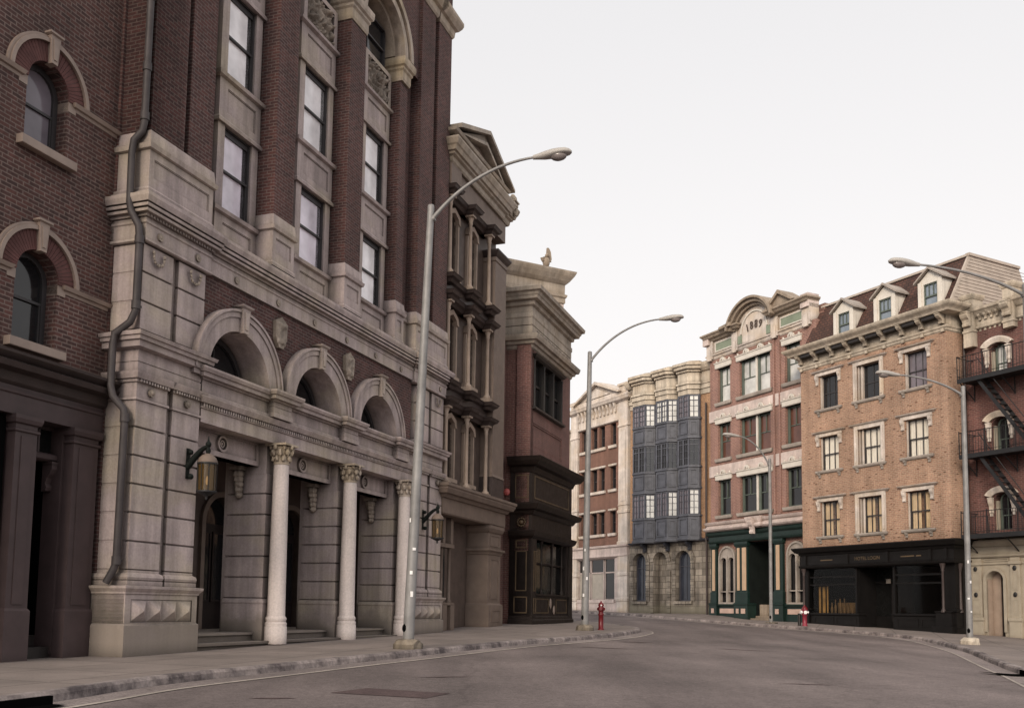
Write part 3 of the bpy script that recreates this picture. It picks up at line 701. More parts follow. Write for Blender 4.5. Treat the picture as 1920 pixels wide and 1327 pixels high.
# lower entablature and balcony cornice over the arcade
mb = MB(); a, b_ = 1.80, 11.05
mb.mould(a, b_, .05, 1.2, [(4.24, 0), (4.50, 0), (4.505, .025), (4.53, .03)])
mb.mould(a, b_, .05, 1.2, [(4.53, .01), (4.60, .01), (4.605, .07), (4.66, .10), (4.70, .12), (4.72, .12), (4.73, .06), (4.80, .05), (4.81, .0), (5.04, 0), (5.045, .04), (5.08, .05), (5.085, .13), (5.16, .14), (5.165, .17), (5.22, .20), (5.26, .20), (5.30, .05)])
dentils(mb, a, b_, .005, .1, 4.53, 4.595, .075)
for cx in (4.28, 7.22, 10.05):
    mb.mould(cx-.34, cx+.34, -.10, .4, [(4.74, .02), (4.84, .02), (4.845, 0), (4.95, 0), (4.96, -.01), (4.97, 0), (5.06, 0), (5.065, .04), (5.10, .05), (5.105, .13), (5.18, .14), (5.185, .17), (5.24, .20), (5.28, .20), (5.32, .05)])
mb.build('entablature', ST, B1)
# stone arches above
mb = MB()
for c in (2.88, 5.86, 8.80):
    z = 5.22; mb.cut()
    mb.ring(c, z, 1.0, 1.28, -.02, .85, 0, 180, 40); mb.ring(c, z, 1.28, 1.39, -.045, .3, 0, 180, 40); mb.ring(c, z, 1.39, 1.44, -.075, .3, 0, 180, 40)
    mb.poly([(c-.08, z+.98), (c+.08, z+.98), (c+.12, z+1.47), (c-.12, z+1.47)], -.11, .2); mb.poly([(c-.04, z+1.05), (c+.04, z+1.05), (c+.07, z+1.40), (c-.07, z+1.40)], -.13, 0)
    mb.mould(c-.13, c+.13, -.11, .2, [(z+1.47, 0), (z+1.5, .04), (z+1.53, .05)])
    mb.box(c-1.42, c-1.0, -.02, .85, 5.1, z); mb.box(c+1.0, c+1.42, -.02, .85, 5.1, z)
mb.build('stone_arch', 'stone', B1)
for c in (2.88, 5.86, 8.80):
    window(B1, c-.98, c+.98, 5.1, 6.2, .62, 'sash_dark', 'glass_dark', .97, .1, mull=1, rail=False)
    m2 = MB(); m2.box(c-1.0, c+1.0, .86, .885, 5.0, 6.4); m2.build('blind', 'black_soft', B1)
# arcade: columns, piers behind, beams, back wall
for cx in COLX:
    mb = MB(); cy = -.0
    mb.lathe(cx, cy, [(.50, .205), (.55, .22), (.58, .22), (.61, .195), (.63, .188), (1.6, .18), (2.6, .172), (3.80, .158)], 28, cap=False)
    C_ = mb.build('column', 'white_column', B1)
    mb = MB(); mb.lathe(cx, cy, [(.04, .235), (.40, .235), (.41, .22), (.45, .23), (.48, .225), (.50, .205)], 28); mb.build('column_base', 'white_column', C_)
    mb = MB(); capital(mb, cx, cy, 3.80, 4.24, .155); mb.build('capital', 'stone_light', C_)
    mb = MB(); x0, x1 = cx-.20, cx+.22
    quoins(mb, x0, x1, .22, 1.18, .98, 3.62, 6)
    mb.mould(x0, x1, .22, 1.18, [(.0, .05), (.85, .05), (.86, .045), (.90, .06), (.94, .05), (.98, 0)]); mb.mould(x0, x1, .24, 1.15, [(3.6, 0), (4.3, 0)])
    mb.box(x0+.02, x1-.02, 1.1, 1.26, 0, 4.3)
    mb.build('arcade_pier', 'stone', B1)
    mb = MB(); mb.ring(cx-.28, 2.3, 0, 0.001, 0, .001, 0, 90, 2)
    mb = MB()   # bracket on the flank of the pier
    for k in range(5):
        mb.ball((x0-.10+.015*k, .86, 3.60-.11*k), .15-.012*k, 1, .85, .8, 8, .12)
    mb.box(x0-.22, x0+.02, .72, 1.0, 3.68, 3.76); mb.build('bracket', 'stone_carved', B1)
mb = MB()
for a, b_ in ((1.7, 4.27), (4.65, 7.24), (7.62, 10.21)):
    c = (a+b_)/2; mb.cut()
    mb.wall(a, b_, 3.76, 4.26, .42, .75, [(a+.14, b_-.12, 3.86, 4.2)]); mb.box(a, b_, .46, .75, 3.76, 4.26)
    mb.ring(c, 4.03, .12, .165, .40, .5, 0, 360, 20); mb.ring(c, 4.03, .05, .075, .42, .5, 0, 360, 14); mb.ball((c, .45, 4.03), .045, 1, .7, 1, 8)
mb.build('beam', 'stone', B1)
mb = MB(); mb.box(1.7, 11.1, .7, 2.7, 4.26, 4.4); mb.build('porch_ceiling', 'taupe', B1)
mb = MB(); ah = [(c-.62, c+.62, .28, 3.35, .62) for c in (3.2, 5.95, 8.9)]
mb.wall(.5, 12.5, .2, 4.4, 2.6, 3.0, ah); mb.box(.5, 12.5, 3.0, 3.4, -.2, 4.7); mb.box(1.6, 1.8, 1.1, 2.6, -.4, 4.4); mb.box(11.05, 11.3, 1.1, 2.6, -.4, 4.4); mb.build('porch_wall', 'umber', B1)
mb = MB()
for x0, x1, z0, z1, r in ah:
    c = (x0+x1)/2; mb.cut(); mb.ring(c, z1-r, r, r+.13, 2.52, 2.7, 0, 180, 24); mb.box(x0-.13, x0, 2.52, 2.7, .28, z1-r); mb.box(x1, x1+.13, 2.52, 2.7, .28, z1-r)
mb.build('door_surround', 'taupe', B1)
for x0, x1, z0, z1, r in ah:
    c = (x0+x1)/2; mb = MB(); mb.box(x0, x1, 2.85, 2.9, .28, z1-r); mb.frame(x0+.08, c-.03, .9, 2.55, 2.8, 2.86, .05); mb.frame(c+.03, x1-.08, .9, 2.55, 2.8, 2.86, .05)
    D = mb.build('door', 'door_dark', B1)
    mb = MB(); mb.box(x0+.13, c-.08, 2.82, 2.84, .95, 2.5); mb.box(c+.08, x1-.13, 2.82, 2.84, .95, 2.5); mb.build('pane', 'glass_dark', D)
    mb = MB(); mb.poly([(x0, z1-r)]+[(c-r*math.cos(PI*i/12), z1-r+r*math.sin(PI*i/12)) for i in range(13)], 2.86, 2.88); mb.build('fanlight', 'glass_dark', B1)
mb = MB()
mb.box(1.86, 11.0, .06, .5, -.5, .05); mb.mould(1.86, 11.0, .03, .8, [(.05, 0), (.06, .03), (.11, .035)])
mb.box(1.86, 11.0, .42, 2.7, -.1, .23); mb.mould(1.86, 11.0, .40, 2.7, [(.23, 0), (.235, .03), (.28, .03)])
mb.build('step', 'stone', B1)
# drainpipe
mb = MB(); px = -.08
P = [(.02, .10, 20), (.02, .12, 9.2), (.0, .14, 9.02), (-.06, .26, 8.85), (-.08, .27, 8.6), (-.10, .24, 7.72), (-.10, .20, 7.55), (-.05, .07, 7.3), (-.04, .05, 7.1), (-.04, .05, 5.82), (-.08, .12, 5.6), (-.16, .36, 5.4), (-.17, .38, 5.2), (-.17, .38, 4.5), (-.15, .34, 4.32), (-.08, .16, 4.1), (-.07, .14, 3.9), (-.07, .16, 1.52), (-.08, .20, 1.4), (-.13, .30, 1.17)]
mb.tube(P, .062, 12)
for z, y, x in ((7.05, .05, -.04), (5.9, .05, -.04), (3.95, .14, -.07), (1.55, .16, -.07), (9.3, .12, .02), (10.2, .12, .02), (11.5, .12, .02)): mb.lathe(x, y, [(z-.07, .078), (z+.07, .078)], 12); mb.box(x-.01, x+.12, y-.02, y+.02, z-.02, z+.02)
mb.build('drainpipe', 'pipe', B1)

# ================================================================== lanterns
def lantern(x, y, z, wall_dx, label):
    T = thing('wall_lantern', F1, x, y, z, label, 'lantern', 'iron lanterns on the stone corner piers')
    O = (0, 0, 0)
    mb = MB(); wy = .1-y
    mb.box(-.05, .05, wy-.05, wy, .06, .62)
    n = 10; P = [(0, wy-.02+(0-wy)*t*1.0, .28+.36*math.sin(t*PI/2)**1.2) for t in [i/n for i in range(n+1)]]
    mb.tube(P, [.07-.035*i/n for i in range(n+1)], 8); mb.ball((0, wy-.1, .55), .05); mb.ball((0, wy-.12, .1), .055); mb.ball((0, 0, .68), .055); mb.lathe(0, 0, [(.5, .03), (.56, .05), (.62, .03), (.74, .02), (.84, .004)], 10)
    mb.build('bracket', 'iron_green', T, O)
    mb = MB(); mb.lathe(0, 0, [(.33, .175), (.35, .18), (.42, .155), (.48, .10), (.51, .03)], 16); mb.build('hood', 'taupe', T, O)
    mb = MB()
    for z_, r_ in ((.31, .185), (-.20, .185)): mb.lathe(0, 0, [(z_, r_), (z_+.025, r_)], 16)
    for i in range(8):
        a = 2*PI*i/8; c, s = math.cos(a), math.sin(a); mb.tube([(.16*c, .16*s, -.19), (.17*c, .17*s, .32)], .008, 5)
    mb.lathe(0, 0, [(-.34, .01), (-.30, .03), (-.27, .02), (-.24, .09), (-.2, .17)], 12)
    mb.build('cage', 'iron', T, O)
    mb = MB(); mb.lathe(0, 0, [(-.18, .15), (.31, .16)], 16, cap=False); mb.build('glass_cylinder', 'glass_amber', T, O)
    mb = MB(); mb.lathe(0, 0, [(-.06, .01), (-.02, .022), (.04, .022), (.10, .006)], 10); mb.build('bulb', 'bulb', T, O)
lantern(1.50, -.38, 3.06, 0, 'black iron lantern with amber glass on the left corner pier of the arcade')
lantern(11.72, -.40, 2.97, 0, 'small iron lantern with amber glass on the far pier, behind the tall lamp post')
# ================================================================== B2 dark columned facade
B2 = thing('columned_building', F1, 15.7, .4, .1, 'narrow dark brown building with slim tan columns and a stepped pediment beside the brick arcade', 'building')
mb = MB(); WX = ((13.85, 14.55), (15.45, 16.15)); LV = ((4.62, 6.92), (7.86, 10.2), (11.08, 13.5))
hs = [(a, b_, z0+.25, z1-.25, .2) for a, b_ in WX for z0, z1 in LV]
mb.wall(13.06, 18.2, 4.4, 14.6, .45, .8, hs); mb.box(13.06, 18.2, .8, 8, -.3, 15.2); mb.build('wall', 'umber', B2)
mb = MB()
for z0, z1 in LV:
    for cx in (13.35, 15.0, 16.7):
        mb.cut(); mb.mould(cx-.09, cx+.09, .0, .3, [(z0-.16, .03), (z0, .03)])
        mb.lathe(cx, .12, [(z0, .12), (z0+.06, .125), (z0+.1, .075), (z0+.16, .068), (z1-.3, .056), (z1-.26, .075), (z1-.22, .06), (z1-.06, .11)], 14); mb.box(cx-.14, cx+.14, -.02, .26, z1-.06, z1)
mb.build('column', 'tan_paint', B2)
mb = MB()
for a, b_ in WX:
    for z0, z1 in LV:
        mb.cut(); mb.box(a-.09, a, .36, .5, z0+.12, z1-.45); mb.box(b_, b_+.09, .36, .5, z0+.12, z1-.45); mb.box(a-.18, b_+.18, .3, .5, z0+.1, z0+.22)
        c = (a+b_)/2; w = (b_-a)/2+.13
        mb.poly([(c-w, z1-.45), (c-w+.13, z1-.45), (c-w+.2, z1-.3), (c, z1-.18), (c+w-.2, z1-.3), (c+w-.13, z1-.45), (c+w, z1-.45), (c+w-.06, z1-.2), (c, z1-.02), (c-w+.06, z1-.2)], .32, .5)
mb.build('window_surround', 'tan_paint', B2)
for a, b_ in WX:
    for z0, z1 in LV: window(B2, a, b_, z0+.25, z1-.25, .55, 'brown_dark', 'glass_dark', .2, .05)
mb = MB()
for z in (6.92, 10.2, 13.5):
    mb.cut()
    for (zz, e) in ((0, 0), (.52, .02)):
        if z > 13 and zz: continue
        L_ = [(z+zz, .0), (z+zz+.08, .06), (z+zz+.12, .14), (z+zz+.2, .18), (z+zz+.22, .2), (z+zz+.26, .05)]
        mb.mould(13.1, 16.95, .25, .8, L_)
        for cx in (13.35, 15.0, 16.7): mb.mould(cx-.16, cx+.16, .0, .5, [(a, p+.02) for a, p in L_])
    if z < 13: mb.box(13.1, 16.9, .2, .8, z+.1, z+.6)
mb.cut(); mb.mould(17.05, 18.1, .02, .8, [(12.85, .02), (12.95, .1), (13.05, .16), (13.1, .16), (13.14, .02)])
mb.build('ledge', 'brown_dark', B2)
mb = MB(); mb.box(13.1, 18.15, .08, .8, 13.75, 14.62); mb.box(13.1, 13.9, .0, .3, 13.75, 14.6); mb.build('frieze', 'taupe', B2)
mb = MB(); mb.mould(17.0, 18.08, .0, .8, [(5.25, .03), (5.35, .0), (12.7, .0), (12.72, .03), (12.85, .03)]); mb.build('pilaster', 'taupe', B2)
mb = MB(); mb.box(16.98, 18.1, -.01, .8, 4.4, 5.25); mb.build('pilaster_base', 'brown_dark', B2)
mb = MB()
C_ = [(14.45, .0), (14.5, .04), (14.62, .06), (14.66, .14), (14.72, .16), (14.74, .22), (14.86, .26), (14.9, .3), (15.05, .36), (15.1, .36), (15.13, .1)]
mb.mould(13.1, 17.7, .0, .8, C_); mb.mould(17.7, 18.35, .05, .8, [(a, p*.9) for a, p in C_])
mb.box(13.1, 17.5, .0, .8, 15.15, 15.35); mb.mould(13.1, 17.5, .0, .8, [(15.3, .1), (15.36, .22), (15.44, .26), (15.48, .05)])
for a, w_ in (((13.3, 15.55), 0), ((15.55, 17.75), 0)):
    pass
ax, az = 15.55, 16.45
mb.poly([(13.2, 15.45), (13.5, 15.45), (ax, az-.28), (17.4, 15.45), (17.9, 15.45), (ax, az)], -.12, .6); mb.poly([(13.1, 15.52), (ax, az), (18.0, 15.5), (18.0, 15.6), (ax, az+.13), (13.1, 15.66)], -.32, .6)
mb.poly([(13.35, 15.5), (13.5, 15.5), (ax, az-.36), (17.2, 15.45), (17.4, 15.45), (ax, az-.24)], -.2, .3)
mb.build('pediment', 'stone_putty', B2)
mb = MB(); mb.poly([(13.5, 15.45), (ax, az-.25), (17.4, 15.45)], .08, .5); mb.build('tympanum', 'taupe', B2)
mb = MB(); console(mb, 18.15, 18.55, .3, .55, 14.7, 15.3); mb.ball((18.4, -.1, 15.45), .16, 1.3, 1, 1, 8, .15); mb.ball((18.3, -.2, 14.95), .15, 1, 1, 1.2, 8, .2); mb.build('scroll_bracket', 'stone_cream', B2)
mb = MB(); mb.mould(13.1, 18.35, .1, .9, [(3.62, .05), (3.66, .08), (4.1, .08), (4.11, .14), (4.2, .2), (4.22, .3), (4.34, .36), (4.38, .36), (4.42, .4), (4.5, .4), (4.56, .1)]); mb.build('shop_cornice', 'taupe', B2)
mb = MB(); x0, x1 = 16.82, 18.1
mb.mould(x0+.05, x1-.05, .04, 1.2, [(-.4, .08), (.95, .08), (.98, .02), (1.02, .0), (2.62, 0), (2.64, .03), (2.7, .05), (2.76, .12), (2.82, .12), (2.84, .0), (3.35, .0), (3.4, .05), (3.5, .1), (3.6, .1)])
panel(mb, x0+.25, x1-.25, 1.15, 2.5, .04); panel(mb, x0+.2, x1-.2, 2.92, 3.3, .04); panel(mb, x0+.25, x1-.25, .4, .8, -.04)
mb.build('shop_pier', 'taupe', B2)
mb = MB(); mb.box(14.9, 17.0, 1.3, 1.4, -.3, 3.6); mb.box(13.06, 16.8, 1.9, 2.0, -.3, 3.7); mb.build('shop_panel', 'taupe', B2)
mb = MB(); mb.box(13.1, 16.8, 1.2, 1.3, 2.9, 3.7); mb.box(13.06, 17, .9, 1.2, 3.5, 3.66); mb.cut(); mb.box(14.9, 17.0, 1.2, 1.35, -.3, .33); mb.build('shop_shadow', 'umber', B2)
mb = MB()
for cx in (13.35, 13.95, 14.55):
    mb.cut(); mb.mould(cx-.1, cx+.1, .35, .7, [(-.3, .05), (.95, .05), (1.0, .0)]); mb.lathe(cx, .45, [(1.0, .08), (1.06, .08), (1.1, .055), (2.65, .05), (2.7, .1), (2.76, .1)], 12); mb.box(cx-.09, cx+.09, .36, .54, 2.76, 3.6)
mb.box(13.1, 14.65, .32, .6, 2.68, 2.8); mb.box(13.1, 14.65, .3, .7, .92, 1.0); mb.box(13.1, 14.65, .4, .7, -.3, .92)
mb.build('shop_column', 'taupe', B2)
mb = MB(); mb.box(13.1, 14.6, .62, .64, 1.0, 3.6); mb.box(14.6, 14.64, .64, 1.9, -.3, 3.6); mb.build('shop_window', 'glass_dark', B2)

# ================================================================== B3 corner brick building with black shopfront
B3 = thing('corner_shop_building', F1, 23.7, 0, .1, 'rose brick corner building with a cream top and an ornate black shopfront', 'building')
mb = MB(); X0, X1 = 21.0, 26.3
mb.wall(X0, X1, 6.0, 10.9, .0, .35, [(21.3, 25.05, 8.5, 10.45), (21.25, 25.1, 6.95, 7.9)]); mb.box(21.25, 25.1, .05, .35, 6.95, 7.9); mb.frame(21.25, 25.1, 6.95, 7.9, .02, .06, .07)
mb.box(X0, X1, .35, 6, -.4, 12.5); mb.box(X0-.0, X0+.3, .0, .62, 4, 10.9); mb.box(X0-.08, X0+.3, -.0, .55, 3.0, 10.85)
mb.wall(17.5, X0+.1, -.4, 10.9, 1.0, 3, []); mb.build('wall', 'brick_rose', B3)
mb = MB(); mb.box(21.3, 25.05, .2, .25, 8.5, 10.45)
w3 = mb.build('window', 'black_soft', B3); 
mb = MB()
for a, b_ in ((21.42, 22.45), (22.68, 23.67), (23.9, 24.93)):
    mb.box(a, b_, .17, .19, 8.62, 10.3)
mb.build('pane', 'glass_black', w3)
mb = MB(); mb.mould(21.3, 25.05, -.02, .2, [(10.4, .0), (10.46, .1), (10.55, .16), (10.58, .05)]); mb.mould(21.3, 25.05, -.02, .2, [(8.38, .02), (8.42, .12), (8.5, .12)])
for x in (21.3, 22.5, 23.72, 24.95): mb.box(x, x+.11, .0, .22, 8.5, 10.4); mb.lathe(x+.055, -.02, [(8.5, .06), (8.6, .035), (10.2, .035), (10.35, .06)], 8)
for a, b_ in ((21.42, 22.45), (22.68, 23.67), (23.9, 24.93)): mb.box(a, b_, .12, .18, 9.42, 9.5); mb.box((a+b_)/2-.02, (a+b_)/2+.02, .13, .18, 8.6, 10.3)
mb.build('window_frame', 'black_soft', B3)
mb = MB()
mb.mould(X0, X1, .0, 1.6, [(10.7, .0), (10.75, .05), (10.85, .08), (10.87, .16), (10.98, .2), (11.0, .3), (11.1, .34), (11.2, .36), (11.24, .1), (11.3, .03), (11.6, .03), (11.62, .0), (11.64, .03), (11.9, .03), (11.95, .06), (12.1, .06), (12.12, .02), (12.35, .02), (12.4, .12), (12.55, .14), (12.57, .3), (12.68, .33), (12.7, .36), (12.8, .4), (12.84, .5), (12.98, .52), (13.0, .5)])
mb.build('cornice', 'stone_putty', B3)
mb = MB()
for i in range(9): mb.box(X0+.5+i*.5, X0+.85+i*.5, -.034, .0, 11.42 if i % 2 else 11.44, 11.54)
mb.build('frieze_slots', 'umber', B3)
# black shopfront
mb = MB(); a, b_, f, bk = 20.92, 26.28, -.12, .75
mb.mould(a, b_, f, bk, [(5.95, .04), (6.05, .08), (6.15, .12), (6.2, .3), (6.35, .42), (6.45, .46), (6.5, .48), (6.56, .1)])
mb.box(a, b_, f, bk, 4.8, 6.0); mb.mould(a, b_, f, bk, [(4.36, .04), (4.42, .1), (4.5, .14), (4.55, .3), (4.68, .36), (4.74, .38), (4.82, .05)])
mb.box(a, b_, f, bk, 3.75, 4.4); mb.mould(a, b_, f, bk, [(3.45, .0), (3.5, .06), (3.56, .14), (3.66, .18), (3.74, .2), (3.78, .05)])
mb.mould(a, b_, f, bk, [(-.4, .1), (.42, .1), (.46, .06), (.54, .06), (.58, .02)])
mb.wall(a, b_, .55, 3.5, f, bk, [(21.45, 25.6, 1.42, 3.45)])
for x in (a, b_-.45): mb.box(x, x+.45, f-.06, bk, .55, 3.46)
mb.mould(21.4, 25.65, f-.02, f+.2, [(1.32, .0), (1.36, .06), (1.42, .06)])
for x in (22.2, 23.6, 24.9): mb.lathe(x, f+.02, [(1.42, .07), (1.52, .07), (1.58, .03), (2.5, .04), (2.56, .06), (2.62, .03), (3.3, .035), (3.42, .08)], 10)
mb.box(21.45, 25.6, f+.12, f+.2, 2.55, 2.62)
mb.build('shopfront', 'dark_brown_shop', B3)
mb = MB(); mb.box(21.45, 25.6, .12, .14, 1.42, 3.45); mb.build('shop_window', 'glass_black', B3)
mb = MB()
panel(mb, 21.2, 25.75, 4.98, 5.86, f, .05); mb.cut(); panel(mb, 21.5, 23.1, .68, 1.24, f, .04); mb.cut(); panel(mb, 24.1, 25.6, .68, 1.24, f, .04); mb.cut()
panel(mb, a+.12, a+.36, .68, 1.24, f-.06, .03); mb.cut(); panel(mb, a+.12, a+.36, 1.5, 3.0, f-.06, .03)
mb.cut()
for (y0, y1, z0, z1) in ((.02, .55, 4.98, 5.86), (.02, .55, .68, 1.3), (.05, .5, 1.5, 3.0), (.05, .5, 3.1, 3.4)):   # panels on the return side
    mb.cut()
    for q in ((y0, y1, z0, z0+.04), (y0, y1, z1-.04, z1), (y0, y0+.04, z0, z1), (y1-.04, y1, z0, z1)): mb.box(a-.015, a+.01, q[0], q[1], q[2], q[3])
t = 0
mb.build('gilt_border', 'gold_line', B3)
mb = MB()
for k in range(12):
    an = 2*PI*k/12; mb.ball((a-.03, .28+.15*math.cos(an), 4.07+.15*math.sin(an)), .04, .6, 1, 1, 6)
mb.ball((a-.03, .28, 4.07), .09, .6, 1, 1, 8); mb.build('roundel', 'gold_line', B3)
mb = MB(); mb.ball((23.3, f-.03, 1.05), .16, .8, .2, 1.3, 8, .2); mb.cut(); mb.ball((23.75, f-.03, .82), .14, .9, .2, 1.2, 8, .2); mb.build('painted_mark', 'trim_tan', B3)
AB = thing('alarm_bell', F1, 20.97, .90, 5.22, 'round red alarm bell on the brick wall left of the black shopfront', 'alarm bell')
mb = MB(); vs = MB(); 
prof = [(.0, .14), (.05, .135), (.08, .10), (.10, .02)]
n = 20; P = []; F_ = []
for (h, r) in prof: P += [(-h, r*math.cos(2*PI*i/n), r*math.sin(2*PI*i/n)) for i in range(n)]
for k in range(3):
    for i in range(n): F_.append((k*n+i, k*n+(i+1) % n, (k+1)*n+(i+1) % n, (k+1)*n+i))
mb.add(P, F_, True); mb.add(P[-n:], [tuple(range(n))]); mb.build('gong', 'bell_red', AB, (0, 0, 0))
mb = MB(); mb.box(-.005, .03, -.1, .1, -.1, .1); mb.build('mount', 'iron', AB, (0, 0, 0))

# ================================================================== B4 cream parapet block with an eagle
B4 = thing('parapet_building', F4, -2.5, 1.5, .3, 'cream stone block rising behind the corner shop, with a heavy moulded cornice', 'building')
mb = MB(); mb.box(-6, -.1, 0, 3.5, -.4, 15.1); mb.build('wall', 'stone_pink', B4)
mb = MB(); mb.mould(-6, -.1, 0, 3.5, [(14.1, .0), (14.15, .05), (14.35, .05), (14.4, .1), (14.5, .12), (14.55, .03), (14.95, .04), (15.0, .1), (15.1, .2), (15.3, .34), (15.42, .4), (15.5, .42), (15.54, .1)]); mb.mould(-1.2, -.4, .1, 1.0, [(15.5, .1), (15.62, .1), (15.66, 0)])
mb.build('cornice', 'stone_putty', B4)
EG = thing('eagle_statue', F4, -.72, .5, 15.66, 'small stone eagle with raised wings standing on the cream parapet', 'statue')
mb = MB(); Z = (0, 0, 0)
mb.lathe(0, 0, [(0, .28), (.06, .26), (.1, .17), (.18, .12)], 12); mb.ball((0, 0, .38), .19, .8, 1.0, 1.35, 12); mb.ball((0, -.06, .66), .10, .9, 1.1, 1.1, 10); mb.lathe(0, -.17, [(.6, .005), (.64, .03), (.68, .035)], 6)
mb.ball((.02, .1, .16), .1, .8, 1.4, 1.0, 8)
mb.build('body', 'stone_tan', EG, Z)
for s, hh in ((-1, .62), (1, 1.05)):
    mb = MB(); W_ = [(.05*s, .35), (.2*s, .42), (.27*s, .55), (.22*s, .75*hh+.1), (.12*s, hh), (.04*s, hh*1.0), (.02*s, .7*hh), (.0, .5)]
    if s < 0: W_ = W_[::-1]
    mb.poly(W_, -.02, .07)
    for q in range(4): mb.tube([(s*(.1+.04*q), -.02, .42), (s*(.08+.035*q), -.01, hh*.85-.06*q)], [.03, .012], 6)
    mb.build('wing', 'stone_tan', EG, Z)

# ================================================================== B5 white and brick building
B5b = thing('distant_building', F5, -3, 2, .5, 'plain pale building just visible past the corner shop', 'building')
mb = MB(); mb.box(-6, -.25, .6, 8, -.3, 13.4); mb.mould(-6, -.25, .6, 8, [(13.4, .0), (13.45, .12), (13.6, .15), (13.62, 0)]); mb.build('wall', 'stone_cream', B5b)
B5 = thing('pediment_building', F5, 3.5, 0, .4, 'white stone and orange brick building with low pediment, beside the blue bay windows', 'building')
mb = MB(); R3 = ((11.6, 13.05), (8.7, 10.2), (5.82, 7.26)); C3 = ((1.25, 1.85), (2.55, 3.25), (3.5, 4.18), (4.85, 5.5))
mb.wall(1.0, 5.9, 5.0, 13.4, .08, .5, [(a, b_, z0, z1) for z0, z1 in R3 for a, b_ in C3]); mb.box(.05, 7.1, .5, 8, -.3, 14.9); mb.build('wall', 'brick_orange', B5)
for z0, z1 in R3:
    for a, b_ in C3: window(B5, a, b_, z0, z1, .28, 'sash_dark', 'glass_dark', 0, .05)
mb = MB()
for z0, z1 in R3:
    for a, b_ in ((1.2, 1.9), (2.45, 4.28), (4.78, 5.58)):
        mb.cut(); mb.mould(a, b_, .0, .2, [(z0-.2, .0), (z0-.17, .04), (z0-.05, .05), (z0-.0, .06)])
        if z1 < 13: mb.cut(); mb.mould(a, b_, .02, .2, [(z1+.02, .0), (z1+.06, .04), (z1+.16, .05)])
mb.build('window_sill', 'stone_white', B5)
mb = MB()
for x0, x1 in ((-.02, 1.0), (5.9, 7.05)):
    mb.cut(); mb.mould(x0+.06, x1-.06, -.05, .5, [(-.5, .06), (1.4, .06), (1.44, .1), (1.6, .1), (1.65, .02), (3.0, .02), (3.05, .06), (3.2, .06), (3.25, .02), (4.3, .02)])
    mb.mould(x0+.06, x1-.06, -.05, .5, [(5.0, .06), (5.2, .06), (5.25, .0), (7.0, .0), (7.05, .05), (7.2, .05), (7.25, .0), (7.5, .0), (7.55, .05), (7.6, 0), (12.6, .0), (12.65, .05), (12.75, .05), (12.8, 0), (13.3, 0), (14.4, .0)])
    mb.box(x0+.3, x1-.3, -.07, .1, 7.8, 12.4)
mb.build('pilaster', 'stone_white', B5)
mb = MB(); mb.box(.95, 5.95, -.0, .5, 13.15, 14.45); mb.mould(.0, 7.1, -.06, .5, [(14.3, .02), (14.36, .1), (14.4, .2), (14.55, .26), (14.62, .3), (14.68, .3), (14.7, .1)]); mb.box(.1, 7.05, -.1, .5, 14.7, 15.0)
for i in range(11): console(mb, 1.1+i*.44, 1.26+i*.44, 0, .2, 13.7, 14.3)
mb.mould(.95, 5.95, 0, .5, [(13.1, .0), (13.15, .06), (13.25, .06), (13.28, 0)])
mb.poly([(.75, 14.95), (6.1, 14.95), (3.4, 16.0)], -.02, 1.2); mb.poly([(.45, 14.95), (.75, 14.95), (3.4, 15.95), (6.1, 14.95), (6.4, 14.95), (3.4, 16.15)], -.3, 1.2); mb.poly([(1.9, 15.08), (4.9, 15.08), (3.4, 15.68)], -.08, .1)
mb.box(.0, .9, -.12, .8, 15.0, 15.25); mb.box(6.1, 7.05, -.12, .8, 14.9, 15.35); mb.box(6.0, 7.1, -.2, .9, 15.3, 15.45)
mb.build('entablature', 'stone_white', B5)
mb = MB(); mb.wall(.05, 6.0, .2, 5.0, -.0, .5, [(.95, 5.5, 1.5, 4.2)]); mb.box(.05, 6.0, -.04, .5, -.3, 1.3); mb.mould(.1, 6.95, -.06, .4, [(4.25, .0), (4.3, .05), (4.45, .02), (4.85, .02), (4.9, .1), (5.0, .12), (5.04, .02)]); mb.box(.9, 5.55, -.08, .3, 1.3, 1.5)
mb.build('shop_base', 'stone_pink', B5)
for a, b_, gm in ((.97, 2.4, 'curtain_white'), (2.5, 4.05, 'glass_pale'), (4.15, 5.48, 'glass_dark')):
    mb = MB(); mb.frame(a, b_, 1.5, 4.2, .15, .25, .06); mb.box(a, b_, .15, .25, 3.24, 3.32); S = mb.build('shop_window', 'stone_pink', B5)
    mb = MB(); mb.box(a, b_, .2, .22, 3.28, 4.2); mb.build('transom', 'glass_dark', S); mb = MB(); mb.box(a, b_, .2, .22, 1.5, 3.28); mb.build('pane', 'glass_dark' if gm == 'glass_dark' else 'plaster', S)

# ================================================================== B6 blue bay windows over rough stone
B6 = thing('bay_window_building', F6, 3.5, 0, .4, 'building with three stacks of blue-grey bay windows above a rough stone ground floor', 'building')
mb = MB(); AR = ((.38, 1.54, 1.4, 4.35), (2.21, 3.36, .7, 4.37), (4.12, 5.34, 1.42, 4.37))
mb.wall(.0, 7.05, -.5, 5.0, .0, .7, [(a, b_, z0, z1, (b_-a)/2) for a, b_, z0, z1 in AR])
for a, b_, z0, z1 in AR:
    c = (a+b_)/2; r = (b_-a)/2; mb.ring(c, z1-r, r+.02, r+.32, -.07, .2, 0, 180, 11, gap=.06)
    for q in range(8): mb.box(a-.3, a-.01, -.05-.02*(q % 2), .1, z0+q*.32, z0+q*.32+.29); mb.box(b_+.01, b_+.3, -.05-.02*(q % 2), .1, z0+q*.32, z0+q*.32+.29)
    if z0 > 1: mb.box(a-.1, b_+.1, -.1, .3, z0-.16, z0)
mb.build('stone_base', 'stone_rough', B6)
mb = MB(); mb.box(2.2, 3.37, .45, .6, -.5, 4.4); mb.build('niche', 'stone_rough', B6)
